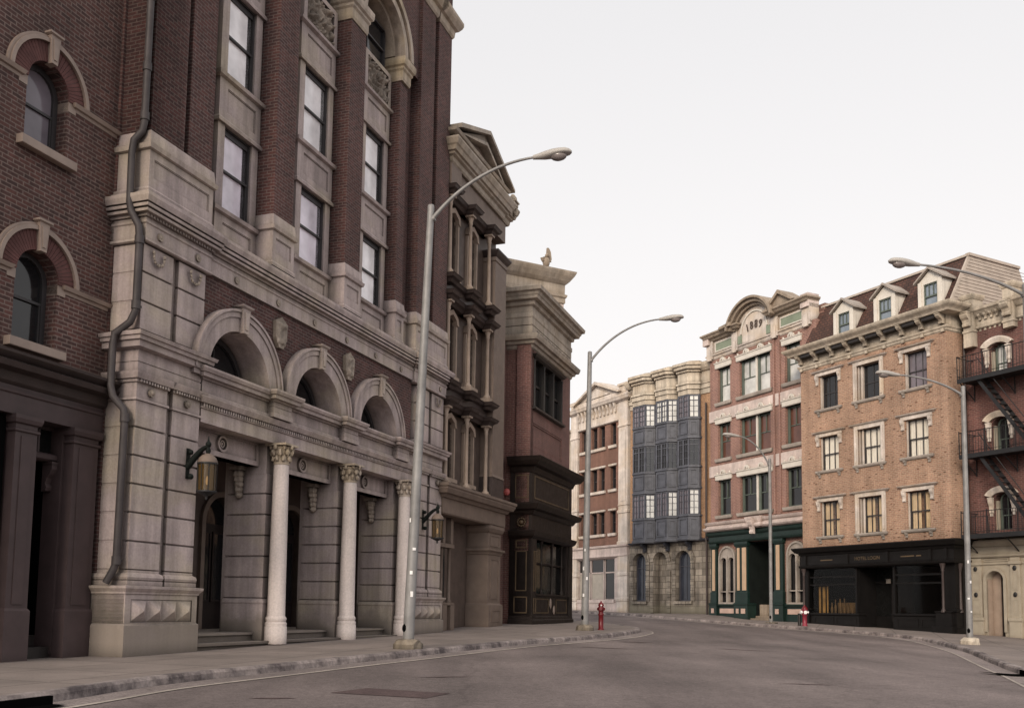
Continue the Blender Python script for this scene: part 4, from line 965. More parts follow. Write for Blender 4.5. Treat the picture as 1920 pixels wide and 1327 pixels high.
for k in (0, 2): window(B6, AR[k][0]+.02, AR[k][1]-.02, AR[k][2], AR[k][3], .25, 'slate_frame', 'glass_blue', (AR[k][1]-AR[k][0])/2-.02, .08, mull=1, rv=.7)
mb = MB(); mb.box(0.0, 7.05, .05, 8, 4.6, 15.0); mb.box(0, 7.05, .7, 8, -.4, 4.6); mb.build('wall', 'brick_tan_plain', B6)
mb = MB(); BX = ((.55, 2.45), (2.62, 4.38), (4.5, 6.15))
LVB = [(5.0, 6.42), (7.95, 9.28), (10.9, 12.12)]; LVW = [(6.42, 7.95), (9.28, 10.9), (12.12, 13.5)]
def bayplan(x0, x1, p, e=0): c = .42; return [(x0-e, .1), (x0-e, -.14-e*.5), (x0+c-e*.4, -p-e), (x1-c+e*.4, -p-e), (x1+e, -.14-e*.5), (x1+e, .1)]
for x0, x1 in BX:
    bay = MB()
    for z0, z1 in LVB:
        bay.plan(bayplan(x0, x1, .6), z0, z1)
        for zz in (z0, z1-.08): bay.plan(bayplan(x0, x1, .6, .06), zz, zz+.1)
        bay.frame(x0+.5, x1-.5, z0+.25, z1-.2, -.64, -.58, .06)
        for (pa, pb) in (((x0, -.14), (x0+.42, -.6)), ((x1-.42, -.6), (x1, -.14))):
            for (t0, t1, za, zb) in ((.15, .85, z0+.25, z0+.31), (.15, .85, z1-.26, z1-.2), (.15, .27, z0+.31, z1-.26), (.73, .85, z0+.31, z1-.26)):
                nx, ny = (pb[1]-pa[1]), -(pb[0]-pa[0]); l = math.hypot(nx, ny); nx, ny = nx/l*.04, ny/l*.04
                A = (pa[0]+(pb[0]-pa[0])*t0, pa[1]+(pb[1]-pa[1])*t0); B_ = (pa[0]+(pb[0]-pa[0])*t1, pa[1]+(pb[1]-pa[1])*t1)
                bay.plan([A, (A[0]+nx, A[1]+ny), (B_[0]+nx, B_[1]+ny), B_], za, zb)
    for z0, z1 in LVW:   # posts and transoms
        pts = [(x0+.03, -.12), (x0+.42, -.57), ((x0+x1)/2, -.58), (x1-.42, -.57), (x1-.03, -.12)]
        for (px, py) in pts: bay.box(px-.05, px+.05, py-.03, py+.09, z0, z1)
        for (pa, pb) in zip(pts, pts[1:]):
            zt = z1-.38
            for zz, hh in ((zt, .05), (z0, .07), (z1-.1, .1), (z0+(zt-z0)*.35, .02), (z0+(zt-z0)*.68, .02)):
                bay.plan([(pa[0], pa[1]-.02), (pb[0], pb[1]-.02), (pb[0], pb[1]+.05), (pa[0], pa[1]+.05)], zz, zz+hh)
            for t in (.5,):
                mx_, my_ = pa[0]+(pb[0]-pa[0])*t, pa[1]+(pb[1]-pa[1])*t; bay.box(mx_-.012, mx_+.012, my_-.015, my_+.04, z0, z1)
    O = bay.build('bay_window', 'blue_grey', B6)
    for li, (z0, z1) in enumerate(LVW):
        pts = [(x0+.03, -.1), (x0+.42, -.55), (x1-.42, -.55), (x1-.03, -.1)]
        for k, (pa, pb) in enumerate(zip(pts, pts[1:])):
            m2 = MB(); m2.plan([pa, pb, (pb[0], pb[1]+.01), (pa[0], pa[1]+.01)], z0, z1)
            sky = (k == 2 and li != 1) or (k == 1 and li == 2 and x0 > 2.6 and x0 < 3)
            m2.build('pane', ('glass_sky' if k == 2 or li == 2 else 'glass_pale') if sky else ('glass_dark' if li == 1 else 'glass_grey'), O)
mb = MB()
for i, (x0, x1) in enumerate(BX):
    a0, b0 = x0-.12, x1+.12
    for z, h, e in ((13.5, .3, .0), (13.8, .28, .07), (14.08, .12, .14), (14.2, .62, .02), (14.82, .16, .12), (14.98, .2, .26), (15.18, .16, .34)):
        mb.plan(bayplan(x0, x1, .62, e), z, z+h-.004)
    mb.plan(bayplan(x0, x1, .5, 0), 15.3, 15.5)
mb.mould(0, 7.05, .0, .6, [(13.5, .0), (13.8, .0), (13.82, .06), (14.05, .06), (14.1, .12), (14.2, .0), (14.82, .0), (14.86, .1), (15.0, .22), (15.2, .3), (15.32, .3)])
mb.build('cornice', 'stone_cream', B6)
mb = MB(); mb.mould(.2, 7.0, -.1, .3, [(4.88, .02), (4.94, .1), (5.0, .14), (5.03, .05)])
for x0, x1 in BX: mb.plan(bayplan(x0, x1, .6, .08), 4.93, 5.0); console(mb, (x0+x1)/2-.1, (x0+x1)/2+.1, 0, .4, 4.4, 4.9)
mb.build('ledge', 'blue_dark', B6)
mb = MB(); mb.tube([(6.62, -.06, 12.9), (6.62, -.06, 5.2), (6.7, -.2, 5.0), (6.7, -.12, 4.7), (6.7, -.12, .4)], .06, 8); mb.build('drainpipe', 'brown_dark', B6)

# ================================================================== B7 dated building
B7 = thing('dated_building', F7, 4.2, 0, .4, 'red brick building with a curved white parapet dated 1889 over a dark green shopfront', 'building')
mb = MB(); G1 = ((1.1, 2.2), (3.0, 5.5), (6.62, 7.75)); RW = ((12.58, 14.56), (9.38, 11.36), (6.18, 8.16))
mb.wall(.4, 8.9, 5.2, 15.4, .0, .5, [(a, b_, z0, z1) for z0, z1 in RW for a, b_ in G1]); mb.box(.4, 8.9, .5, 9, 5.0, 15.9); mb.box(.4, 8.9, 2.7, 9, -.3, 5.0); mb.box(8.6, 8.9, .5, 2.7, -.3, 5.0); mb.box(.4, .6, .5, 2.7, -.3, 5.0); mb.box(.5, 8.9, .6, 9, 15.9, 16.3); mb.wall(.35, 8.9, -.3, 5.2, .15, .5, [(3.6, 5.66, -.3, 4.6), (1.0, 2.5, 1.35, 4.45, .7), (6.5, 7.95, 1.33, 4.45, .7)])
mb.box(5.78, 5.9, -.08, 0, 5.9, 15.3); mb.box(6.2, 6.3, -.06, 0, 5.9, 15.3)
mb.build('wall', 'brick_red', B7)
for ri, (z0, z1) in enumerate(RW):
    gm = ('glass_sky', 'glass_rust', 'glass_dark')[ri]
    for a, b_ in ((1.1, 2.2), (3.0, 4.2), (4.34, 5.5), (6.62, 7.75)):
        window(B7, a, b_, z0, z1, .22, 'green_sash', gm, 0, .09, mull=0, rv=.5)
        m2 = MB(); m2.box((a+b_)/2-.014, (a+b_)/2+.014, .2, .27, z0+(z1-z0)*.5, z1); m2.box(a+.01, a+.14, .16, .24, z0, z1); m2.build('glazing_bar', 'green_sash', B7)
    mb = MB(); mb.box(4.2, 4.34, .12, .3, z0, z1)
    for a, b_ in ((.98, 2.28), (2.85, 5.62), (6.5, 7.85)):
        mb.cut(); mb.mould(a, b_, -.03, .3, [(z1, .02), (z1+.04, .05), (z1+.26, .06), (z1+.3, .1), (z1+.34, .1), (z1+.36, 0)])
        for c in ([(a+b_)/2] if b_-a < 2 else [a+.8, b_-.8]): mb.ring(c, z1+.36, .14, .22, -.12, .1, 0, 180, 10); mb.ball((c, -.06, z1+.44), .1, 1, .6, 1, 8)
        mb.ball((a+.1, -.06, z1+.4), .06, 1, 1, 1, 6, .2); mb.ball((b_-.1, -.06, z1+.4), .06, 1, 1, 1, 6, .2)
    mb.build('window_hood', 'white_wood', B7)
    mb = MB()
    for a, b_ in ((.98, 2.28), (2.85, 5.62), (6.5, 7.85)): mb.cut(); mb.mould(a, b_, -.06, .3, [(z0-.2, 0), (z0-.16, .04), (z0-.05, .06), (z0, .06)])
    mb.build('window_sill', 'sill_grey', B7)
mb = MB()
for z0, z1 in ((11.55, 12.3), (8.4, 9.14)): mb.cut(); mb.box(.36, 8.9, -.05, .3, z0, z1-.12)
mb.build('stone_band', 'stone_pink', B7)
mb = MB(); mb.mould(.3, 8.6, -.1, .4, [(5.28, .05), (5.34, .16), (5.42, .22), (5.5, .22), (5.54, .1), (5.62, .05), (5.68, .12), (5.8, .18), (5.84, .04)]); mb.mould(3.9, 4.9, -.24, .2, [(5.28, 0), (5.34, .16), (5.42, .2), (5.5, .2), (5.56, .06), (5.7, .1), (5.86, .14), (5.9, 0)]); console(mb, 4.25, 4.55, -.3, .3, 4.95, 5.7)
mb.build('ledge', 'stone_pink', B7)
# parapet
mb = MB(); zb = 15.15
mb.mould(.3, 8.5, .0, .5, [(zb, .0), (zb+.05, .05), (zb+.2, .08), (zb+.22, .14), (zb+.3, .16), (zb+.33, .04)])
mb.box(.3, 8.5, -.02, .5, zb+.3, 16.25)
for x0, x1 in ((.25, .8), (2.5, 3.0), (5.72, 6.25), (8.05, 8.6)): mb.box(x0, x1, -.14, .5, zb+.05, 16.3); mb.box(x0+.12, x1-.12, -.17, 0, zb-.02, zb+.6)
cx, zc = 4.35, 15.6; 
mb.poly([(2.9, zb+.1), (5.8, zb+.1)]+[(cx+1.5*math.cos(PI*i/16), 16.0+1.45*math.sin(PI*i/16)) for i in range(17)], -.08, .5)
mb.build('parapet', 'stone_white', B7)
mb = MB()
def archmould(c, z, w, h, r0, r1, y0, y1, n=24, a0=10, a1=170):
    vs = []; fs = []
    for i in range(n+1):
        t = math.radians(a0+(a1-a0)*i/n); C1, S1 = math.cos(t), math.sin(t)
        for rr, yy in ((r0, y0), (r1, y0), (r1, y1), (r0, y1)): vs.append((c+(w+rr)*C1, yy, z+(h+rr)*S1))
    for i in range(n):
        for j in range(4): fs.append((i*4+j, (i+1)*4+j, (i+1)*4+(j+1) % 4, i*4+(j+1) % 4))
    mb.add(vs, fs+[(0, 1, 2, 3), (n*4+3, n*4+2, n*4+1, n*4)])
archmould(cx, 16.05, 1.4, 1.2, .06, .22, -.25, .5); archmould(cx, 16.05, 1.4, 1.2, .22, .40, -.45, .5); archmould(cx, 16.05, 1.4, 1.2, .40, .52, -.6, .6)
mb.poly([(1.9, 16.55), (2.9, 16.55), (2.9, 16.75), (1.95, 16.68)], -.6, .5)
L7 = [(16.2, .0), (16.25, .1), (16.35, .14), (16.4, .28), (16.5, .34), (16.56, .42), (16.64, .42), (16.66, .1)]
mb.mould(.45, 2.9, -.05, .5, L7); mb.mould(5.8, 8.3, -.05, .5, L7)
mb.poly([(5.6, 16.65), (7.7, 16.65), (6.6, 17.4)], -.3, .6); mb.poly([(5.5, 16.62), (5.7, 16.62), (6.6, 17.3), (7.6, 16.7), (7.8, 16.7), (6.6, 17.5)], -.45, .6)
mb.build('cornice', 'stone_tan', B7)
mb = MB(); mb.box(8.05, 8.6, -.25, .5, 16.1, 16.8); mb.cut(); mb.box(.1, .6, -.3, .5, 16.05, 16.6); mb.build('parapet_block', 'stone_pink', B7)
mb = MB()
for x0, x1 in ((1.0, 2.4), (6.4, 7.95)): mb.cut(); mb.box(x0, x1, -.04, .0, 15.62, 16.05)
for x0, x1 in ((3.02, 3.35), (5.35, 5.66)): mb.cut(); mb.box(x0, x1, -.12, .0, 15.5, 15.95)
mb.build('green_panel', 'green_panel', B7)
mb = MB()
for x0, x1 in ((1.0, 2.4), (6.4, 7.95)): mb.cut(); mb.frame(x0-.06, x1+.06, 15.56, 16.11, -.06, 0, .06)
mb.cut(); mb.ring(cx, 16.0, 1.02, 1.1, -.13, -.05, 0, 180, 20); mb.build('panel_border', 'white_wood', B7)
def text(body, size, fr_par, x, y, z, mat, ext=.01, name='lettering', sx=1):
    cu = bpy.data.curves.new(name, 'FONT'); cu.body = body; cu.size = size; cu.extrude = ext; cu.align_x = 'CENTER'; cu.align_y = 'CENTER'; cu.resolution_u = 3
    tmp = bpy.data.objects.new('tmp', cu); COL.objects.link(tmp); dg = bpy.context.evaluated_depsgraph_get(); me = bpy.data.meshes.new_from_object(tmp.evaluated_get(dg)); bpy.data.objects.remove(tmp)
    me.materials.clear(); me.materials.append(MATS[mat]); o = bpy.data.objects.new(name, me); COL.objects.link(o); of = OFS[fr_par.name]
    o.parent = fr_par; o.location = (x-of[0], y-of[1], z-of[2]); o.rotation_euler = (PI/2, 0, 0); o.scale = (sx, 1, 1); OFS[o.name] = of; return o
for i, ch in enumerate('1889'):
    a = math.radians(113-46*i/3); t = text(ch, .62, B7, cx+1.0*math.cos(a)*1.35, -.10, 15.28+1.0*math.sin(a), 'umber', .03, 'date_numeral', .8)
    t.rotation_euler = (PI/2, -(a-PI/2)*.6, 0)
# green shopfront
mb = MB(); mb.mould(.35, 8.5, -.02, .5, [(4.62, .03), (4.68, .08), (4.75, .1), (4.76, .04), (5.0, .04), (5.02, .08), (5.1, .14), (5.2, .16), (5.28, .1)])
for x0, x1 in ((.38, .95), (2.55, 3.6), (5.6, 6.35), (8.0, 8.4)):
    mb.mould(x0+.05, x1-.05, .0, .5, [(-.4, .09), (1.2, .09), (1.24, .12), (1.3, .12), (1.34, .04), (1.9, .04), (1.94, .0), (4.35, .0), (4.38, .05), (4.5, .08), (4.62, .08)])
mb.box(.95, 2.55, .05, .5, -.4, 1.15); mb.mould(.95, 2.55, .05, .5, [(1.12, .02), (1.16, .08), (1.24, .1), (1.28, .02)]); mb.box(6.35, 8.0, .05, .5, -.4, 1.15); mb.mould(6.35, 8.0, .05, .5, [(1.12, .02), (1.16, .08), (1.24, .1), (1.28, .02)])
mb.build('shopfront', 'green_dark', B7)
mb = MB(); mb.box(3.56, 3.62, .12, 2.6, -.3, 4.6); mb.box(5.62, 5.7, .12, 2.6, -.3, 4.6); mb.box(3.5, 5.7, 2.5, 2.6, -.3, 4.7); mb.box(3.5, 5.7, .2, 2.6, 4.55, 4.62); mb.build('entrance_recess', 'iron_green', B7)  # near-black lining: the shade of the recess is put into its colour
mb = MB()
for x0, x1 in ((.55, .78), (2.72, 2.92), (3.14, 3.46), (5.82, 6.08)): mb.cut(); mb.box(x0, x1, -.03, .02, 2.0, 4.3)
mb.build('pilaster_panel', 'peach_panel', B7)
mb = MB()
for x0, x1 in ((.55, .78), (1.15, 2.35), (2.7, 2.92), (3.12, 3.46), (5.82, 6.08), (6.6, 7.9)): mb.cut(); mb.box(x0, x1, -.115 if (x1-x0) < .5 else .02, .06, .76, 1.02)
mb.build('base_panel', 'peach_pink', B7)
for a, b_ in ((1.1, 2.4), (6.6, 7.85)):
    c = (a+b_)/2; mb = MB(); r = (b_-a)/2
    mb.ring(c, 3.75, r-.04, r+.06, .02, .25, 0, 180, 20); mb.box(a-.06, a+.04, .02, .25, 1.35, 3.75); mb.box(b_-.04, b_+.06, .02, .25, 1.35, 3.75); mb.box(c-.05, c+.05, .04, .25, 1.35, 3.85)
    mb.poly([(a, 3.55)]+[(c-r*math.cos(PI*i/14), 3.75+r*math.sin(PI*i/14)) for i in range(15)]+[(b_, 3.55)]+[(c+r/2+(r/2-.05)*math.cos(PI*i/8), 3.55+(r/2-.05)*math.sin(PI*i/8)) for i in range(9)]+[(c-r/2+(r/2-.05)*math.cos(PI*i/8), 3.55+(r/2-.05)*math.sin(PI*i/8)) for i in range(9)], .08, .25)
    mb.box(a, b_, .06, .22, 1.92, 1.97); mb.box(a-.05, b_+.05, -.0, .3, 1.26, 1.36)
    S = mb.build('arched_window', 'sill_grey', B7); m2 = MB(); m2.box(a-.04, b_+.04, .3, .34, 1.3, 4.5); m2.build('pane', 'glass_dark', S)
mb = MB(); mb.box(4.55, 5.05, 2.4, 2.5, .6, 3.9); mb.build('door', 'door_dark', B7); mb = MB(); mb.box(3.8, 4.4, .6, 1.4, .3, 1.25); 
for i in range(4): mb.box(3.65, 5.6, .1+.35*i, .5+.35*i, -.3, .52+.13*i)
mb.build('step', 'stone_tan', B7)
# ================================================================== B8 tan brick corner building
B8 = thing('mansard_building', F8, 4.15, 0, .2, 'tan brick corner building with a dormered mansard roof and a black shopfront', 'building')
mb = MB(); CW = ((1.22, 2.36), (3.52, 4.83), (6.14, 7.3)); RW8 = ((10.53, 12.13), (7.57, 9.17), (4.45, 6.07))
mb.wall(0, 8.3, 3.6, 12.9, .0, .4, [(a, b_, z0, z1) for z0, z1 in RW8 for a, b_ in CW]); mb.box(0, 8.3, .4, 7, 3.6, 13.6); mb.box(0, 8.3, 2.0, 7, -.4, 3.6)
mb.build('wall', 'brick_tan', B8)
for ri, (z0, z1) in enumerate(RW8):
    for ci, (a, b_) in enumerate(CW):
        aa = a+.24 if ci == 1 else a+.06
        if ri == 0: window(B8, aa, b_-.03, z0, z1, .2, 'sash_dark', 'glass_dark' if ci != 2 else 'glass_grey', 0, .045, mull=2 if ci != 1 else 1, rv=.47)
        else: window(B8, aa, b_-.03, z0, z1, .12, 'sash_dark', 'glass_clear', 0, .04, mull=2, rv=.48, curtain='all' if ri == 1 else 'part', cm='curtain_white' if ri == 1 else 'curtain_yellow')
mb = MB()
for z0, z1 in RW8:
    for ci, (a, b_) in enumerate(CW):
        mb.cut(); mb.box(a-.02, a+.06, .06, .35, z0, z1); 
        if ci == 1:
            mb.box(a+.16, a+.25, .08, .35, z0, z1); mb.box(a-.2, a, -.06, .2, z0-.02, z1+.02); mb.box(b_, b_+.2, -.06, .2, z0-.02, z1+.02); mb.box(a-.2, b_+.2, -.06, .2, z1+.02, z1+.2); mb.box(a-.14, a-.06, -.09, 0, z0+.1, z1); mb.box(b_+.06, b_+.14, -.09, 0, z0+.1, z1)
        else:
            mb.box(a-.22, b_+.22, -.06, .2, z1+.02, z1+.16)
            for q in (a-.2, b_+.05): console(mb, q, q+.15, 0, .14, z1-.42, z1+.02)
        mb.mould(a-.28, b_+.28, .0, .2, [(z1+.16, .02), (z1+.2, .06), (z1+.22, .12), (z1+.27, .16), (z1+.3, .04)])
mb.build('window_hood', 'stone_white', B8)
mb = MB()
for z0, z1 in RW8:
    for ci, (a, b_) in enumerate(CW):
        mb.cut(); mb.mould(a-.2, b_+.2, -.02, .3, [(z0-.14, .02), (z0-.1, .06), (z0-.03, .08), (z0, .06)])
        for q in (a-.1, b_-.02): console(mb, q, q+.12, 0, .1, z0-.34, z0-.14)
mb.build('window_sill', 'sill_grey', B8)
mb = MB()
mb.mould(.0, 8.3, .0, 1.0, [(12.62, .0), (12.66, .04), (12.74, .06), (12.78, .1), (12.86, .12), (12.88, .02), (13.3, .02), (13.32, .05), (13.36, .42), (13.44, .46), (13.48, .5), (13.56, .6), (13.62, .64), (13.7, .66), (13.74, .3)])
mb.build('cornice', 'stone_cream', B8)
mb = MB()
for i in range(9):
    x = .12+i*1.005; mb.cut(); console(mb, x-.09, x+.09, -.02, .40, 12.92, 13.3); mb.box(x-.07, x+.07, -.1, 0, 12.6, 12.75)
mb.build('cornice_bracket', 'stone_cream', B8)
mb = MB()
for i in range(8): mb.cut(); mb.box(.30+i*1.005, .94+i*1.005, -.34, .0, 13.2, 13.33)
mb.build('bracket_gap_box', 'black_soft', B8)  # black boxes filling the gaps between the cornice brackets
mb = MB(); mb.add([(.0, .05, 13.6), (8.25, .05, 13.6), (8.25, 1.5, 16.1), (.0, 1.5, 16.1), (.0, 4.6, 16.1), (8.25, 4.6, 16.1), (0, 6, 13.6), (8.25, 6, 13.6)], [(0, 1, 2, 3), (3, 2, 5, 4), (4, 5, 7, 6), (0, 3, 4, 6), (1, 7, 5, 2)])
mb.build('roof', 'shingle', B8)
mb = MB(); mb.add([(8.26, .05, 13.6), (8.26, 6, 13.6), (8.26, 4.8, 16.15), (8.26, 1.5, 16.15), (8.34, .05, 13.6), (8.34, 6, 13.6), (8.34, 4.8, 16.15), (8.34, 1.5, 16.15)], [(0, 1, 2, 3), (4, 7, 6, 5), (0, 3, 7, 4), (3, 2, 6, 7), (2, 1, 5, 6)])
for i in range(16): mb.box(8.33, 8.36, .1+.56*(i+1)*.16, 5.6, 13.7+i*.15, 13.71+i*.15)
mb.box(8.2, 8.4, 1.45, 4.85, 16.1, 16.22); mb.box(0, 8.3, 1.42, 1.6, 16.08, 16.18)
mb.build('gable', 'siding', B8)
for cx in (2.62, 5.02, 7.42):
    mb = MB(); a, b_ = cx-.58, cx+.58; yf = .18
    mb.wall(a, b_, 13.55, 15.08, yf, yf+.2, [(cx-.34, cx+.34, 13.95, 14.95)])
    mb.add([(a, yf+.2, 13.6), (a, yf+.2, 15.08), (a, 1.6, 15.08), (a, .3, 13.6)], [(0, 1, 2, 3)]); mb.add([(b_, yf+.2, 13.6), (b_, .3, 13.6), (b_, 1.6, 15.08), (b_, yf+.2, 15.08)], [(0, 1, 2, 3)])
    mb.poly([(a, 15.08), (b_, 15.08), (cx, 15.52)], yf, 1.5); mb.box(a-.02, a+.16, yf-.04, yf, 13.6, 15.08); mb.box(b_-.16, b_+.02, yf-.04, yf, 13.6, 15.08)
    mb.box(cx-.42, cx+.42, yf-.06, yf+.1, 13.88, 13.95)
    D = mb.build('dormer', 'white_wood', B8)
    mb = MB(); mb.poly([(a-.16, 15.02), (cx, 15.56), (b_+.16, 15.02), (b_+.16, 15.1), (cx, 15.66), (a-.16, 15.1)], yf-.16, 1.9); mb.build('dormer_roof', 'sill_grey', D)
    mb = MB(); mb.box(cx-.34, cx+.34, yf+.1, yf+.12, 13.95, 14.95); mb.build('pane', 'glass_dormer', D)
    mb = MB(); mb.frame(cx-.34, cx+.34, 13.95, 14.95, yf+.04, yf+.1, .05); mb.box(cx-.3, cx+.3, yf+.03, yf+.1, 14.36, 14.42)
    for q in (-.11, .11): mb.box(cx+q-.012, cx+q+.012, yf+.05, yf+.1, 14.4, 14.92)
    mb.build('sash', 'green_sash', D)
# black shopfront with recessed windows
mb = MB(); a, b_ = .0, 8.45
mb.mould(a, b_, -.12, 1.6, [(2.95, .03), (3.0, .08), (3.08, .1), (3.1, .02), (3.55, .02), (3.57, .06), (3.66, .1), (3.7, .22), (3.82, .3), (3.88, .34), (3.93, .34), (3.96, .05)])
for x in (.3, 2.9, 5.15, 7.35, 8.1): mb.box(x-.07, x+.07, -.2, 0, 3.1, 3.56)
mb.box(.4, 7.3, -.15, 0, 3.12, 3.16); mb.box(.4, 7.3, -.15, 0, 3.46, 3.5)
for x0, x1 in ((.0, .35), (7.75, 8.45)): mb.mould(x0+.08, x1-.08, .05, .6, [(-.5, .12), (.3, .12), (.34, .05), (.95, .05), (1.0, .1), (1.06, .1), (1.1, .02), (2.95, .02)])
mb.box(.35, 3.3, .1, .5, -.5, .78); mb.mould(.35, 3.3, .08, .5, [(.74, .0), (.78, .05), (.84, .05), (.86, 0)]); mb.box(5.2, 7.8, .1, .5, -.5, .80); mb.mould(5.2, 7.8, .08, .5, [(.76, .0), (.8, .05), (.86, .05), (.88, 0)])
for x0, x1 in ((.6, 1.8), (1.95, 3.15), (5.4, 6.5), (6.65, 7.7)): panel(mb, x0, x1, .32, .66, .1, .04)
for x in (3.2, 5.3): mb.box(x-.05, x+.05, .05, .2, .8, 2.9)
for z in (2.14, 2.5): mb.box(.35, 3.2, .08, .18, z, z+.07); mb.box(5.3, 7.8, .08, .18, z, z+.07)
mb.box(3.2, 5.3, 1.2, 1.3, 2.2, 2.3); mb.box(4.15, 4.22, 1.2, 1.3, -.2, 2.9); mb.box(3.2, 3.28, .2, 1.3, -.2, 2.9); mb.box(5.24, 5.3, .2, 1.3, -.2, 2.9)
mb.box(3.3, 4.15, 1.2, 1.3, -.3, .75); mb.box(.35, 7.8, .1, 1.9, 2.92, 2.98)
mb.mould(7.55, 8.3, -.15, .5, [(-.5, .1), (.36, .1), (.4, .0), (.92, .0), (.96, .04), (1.0, .04)]); mb.box(8.25, 8.45, .4, 1.9, -.5, 3.0)
mb.build('shopfront', 'black_paint', B8)
mb = MB()
for x in (.17, 7.92):
    mb.cut(); mb.lathe(x, -.13, [(.95, .1), (1.02, .1), (1.06, .07), (1.12, .055), (2.6, .048), (2.66, .07), (2.7, .055), (2.9, .12), (2.95, .13)], 12)
mb.cut(); mb.lathe(8.4, .3, [(.95, .1), (1.02, .1), (1.06, .07), (2.6, .048), (2.9, .12), (2.95, .13)], 12)
mb.build('shop_column', 'brown_dark', B8)
mb = MB(); mb.add([(.4, .14, .84), (3.2, .14, .84), (3.2, .14, 2.95), (.4, .14, 2.95)], [(0, 1, 2, 3)]); mb.cut(); mb.add([(5.3, .14, .86), (7.8, .14, .86), (7.8, .14, 2.95), (5.3, .14, 2.95)], [(0, 1, 2, 3)]); mb.build('shop_window', 'glass_shop', B8)
mb = MB(); mb.box(3.28, 4.15, 1.24, 1.26, .75, 2.95); mb.box(4.3, 5.15, 1.24, 1.26, .4, 2.1); mb.build('entrance_glass', 'glass_black', B8)
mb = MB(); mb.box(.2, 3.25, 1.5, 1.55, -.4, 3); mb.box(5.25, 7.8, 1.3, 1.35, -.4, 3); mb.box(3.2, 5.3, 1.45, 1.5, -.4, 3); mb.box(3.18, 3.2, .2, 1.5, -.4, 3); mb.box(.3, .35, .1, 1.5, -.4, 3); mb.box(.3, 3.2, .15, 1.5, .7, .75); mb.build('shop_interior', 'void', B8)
mb = MB(); mb.frame(4.22, 5.24, -.2, 2.2, 1.18, 1.26, .1); mb.box(4.22, 5.24, 1.18, 1.26, .0, .5); mb.build('door', 'black_soft', B8)
mb = MB()   # warm drapes in the left display window
for (x0, w) in ((.72, .10), (.98, .14), (1.2, .07)):
    mb.tube([(x0, .35, .85), (x0+.02, .33, 1.4), (x0, .35, 2.1)], w*.55, 8)
mb.build('drape', 'amber_cloth', B8)
mb = MB()
for i in range(11):
    x = 1.35+.17*i+random.uniform(-.04, .04); hh = random.uniform(.25, .75); mb.lathe(x, .45+.1*(i % 3), [(.8, .05), (.8+hh*.5, .06), (.8+hh*.7, .025), (.8+hh, .03)], 8)
mb.box(1.3, 3.1, .9, .95, .8, 1.35); mb.build('display_goods', 'amber_dim', B8)
mb = MB(); mb.box(4.62, 4.85, 1.15, 1.17, 1.1, 1.5); mb.box(4.64, 4.84, 1.15, 1.17, .98, 1.05); mb.build('door_notice', 'yellow_note', B8)
mb = MB(); mb.box(3.95, 4.2, 1.13, 1.15, 2.22, 2.42); mb.build('number_plate', 'sill_grey', B8)
text("HOTEL LOGIN", .22, B8, 4.03, -.143, 3.31, 'gold_line', .004, 'sign_lettering')
mb = MB()
for x0, x1 in ((1.25, 2.0), (5.85, 6.55), (6.65, 6.9)): mb.cut(); mb.box(x0, x1, -.145, -.13, 3.29, 3.34)
mb.build('sign_stroke', 'gold_line', B8)  # plain gold strokes added in place of further lettering

# ================================================================== B9 fire escape building
YC = 1.0
B9 = thing('fire_escape_building', F8, 11.5, YC, -.1, 'maroon brick building with arched white window hoods and a cream ground floor', 'building')
mb = MB(); C9 = ((9.54, 10.28), (12.3, 13.04), (15.0, 15.74)); R9 = ((10.5, 11.85, .3), (7.35, 8.8, .3), (4.25, 5.75, .3))
mb.wall(8.35, 17, 3.95, 13.2, YC, YC+.4, [(a, b_, z0, z1, r) for z0, z1, r in R9 for a, b_ in C9]); mb.box(8.35, 17, YC+.4, 8, -.4, 13.6)
mb.build('wall', 'brick_maroon', B9)
for a, b_ in C9:
    for ri, (z0, z1, r) in enumerate(R9):
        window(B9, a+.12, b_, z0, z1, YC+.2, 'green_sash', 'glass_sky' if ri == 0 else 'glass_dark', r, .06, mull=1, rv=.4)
        mb = MB(); c = (a+b_)/2; n = 12; hw = (b_-a)/2
        vs = []; fs = []
        for i in range(n+1):
            t = PI*(.14+.72*i/n)
            for rr, yy in ((.02, YC-.1), (.2, YC-.16), (.26, YC-.16), (.26, YC+.1), (.02, YC+.1)): vs.append((c+(hw+.08+rr)*math.cos(t)*1.1, yy, z1-r+(r+rr)*math.sin(t)))
        for i in range(n):
            for j in range(5): fs.append((i*5+j, (i+1)*5+j, (i+1)*5+(j+1) % 5, i*5+(j+1) % 5))
        mb.add(vs, fs+[(0, 1, 2, 3, 4), tuple(n*5+k for k in (4, 3, 2, 1, 0))])
        for s in (-1, 1): x = c+s*(hw+.12); console(mb, x-.09, x+.09, YC, .14, z1-r-.5, z1-r+.08); mb.box(x-.06, x+.06, YC-.05, YC+.02, z1-r-.62, z1-r-.5)
        mb.build('window_hood', 'stone_white', B9)
        mb = MB(); mb.box(a, a+.12, YC+.08, YC+.3, z0, z1-r); mb.build('window_jamb', 'cream_paint', B9)
mb = MB()
mb.mould(8.75, 17, YC-.05, YC+.5, [(12.62, .0), (12.66, .04), (12.74, .05), (12.76, .0), (13.1, .0), (13.14, .06), (13.3, .18), (13.36, .26), (13.46, .3), (13.5, .05)])
for i in range(14): mb.box(9.1+i*.22, 9.2+i*.22, YC-.02, YC+.1, 12.52, 12.62)
for x in (8.55, 10.35, 12.2, 14.2, 16.2):
    mb.cut(); mb.mould(x, x+.44, YC-.28, YC+.4, [(11.9 if x < 9 else 12.3, .0), (12.5, .0), (12.52, .03), (12.6, .03), (12.62, .0), (13.05, .0), (13.9, .0), (13.92, .03), (14.0, .08), (14.06, .1), (14.12, .1), (14.14, .0)]); console(mb, x+.05, x+.38, YC-.28, .3, 12.75, 13.3)
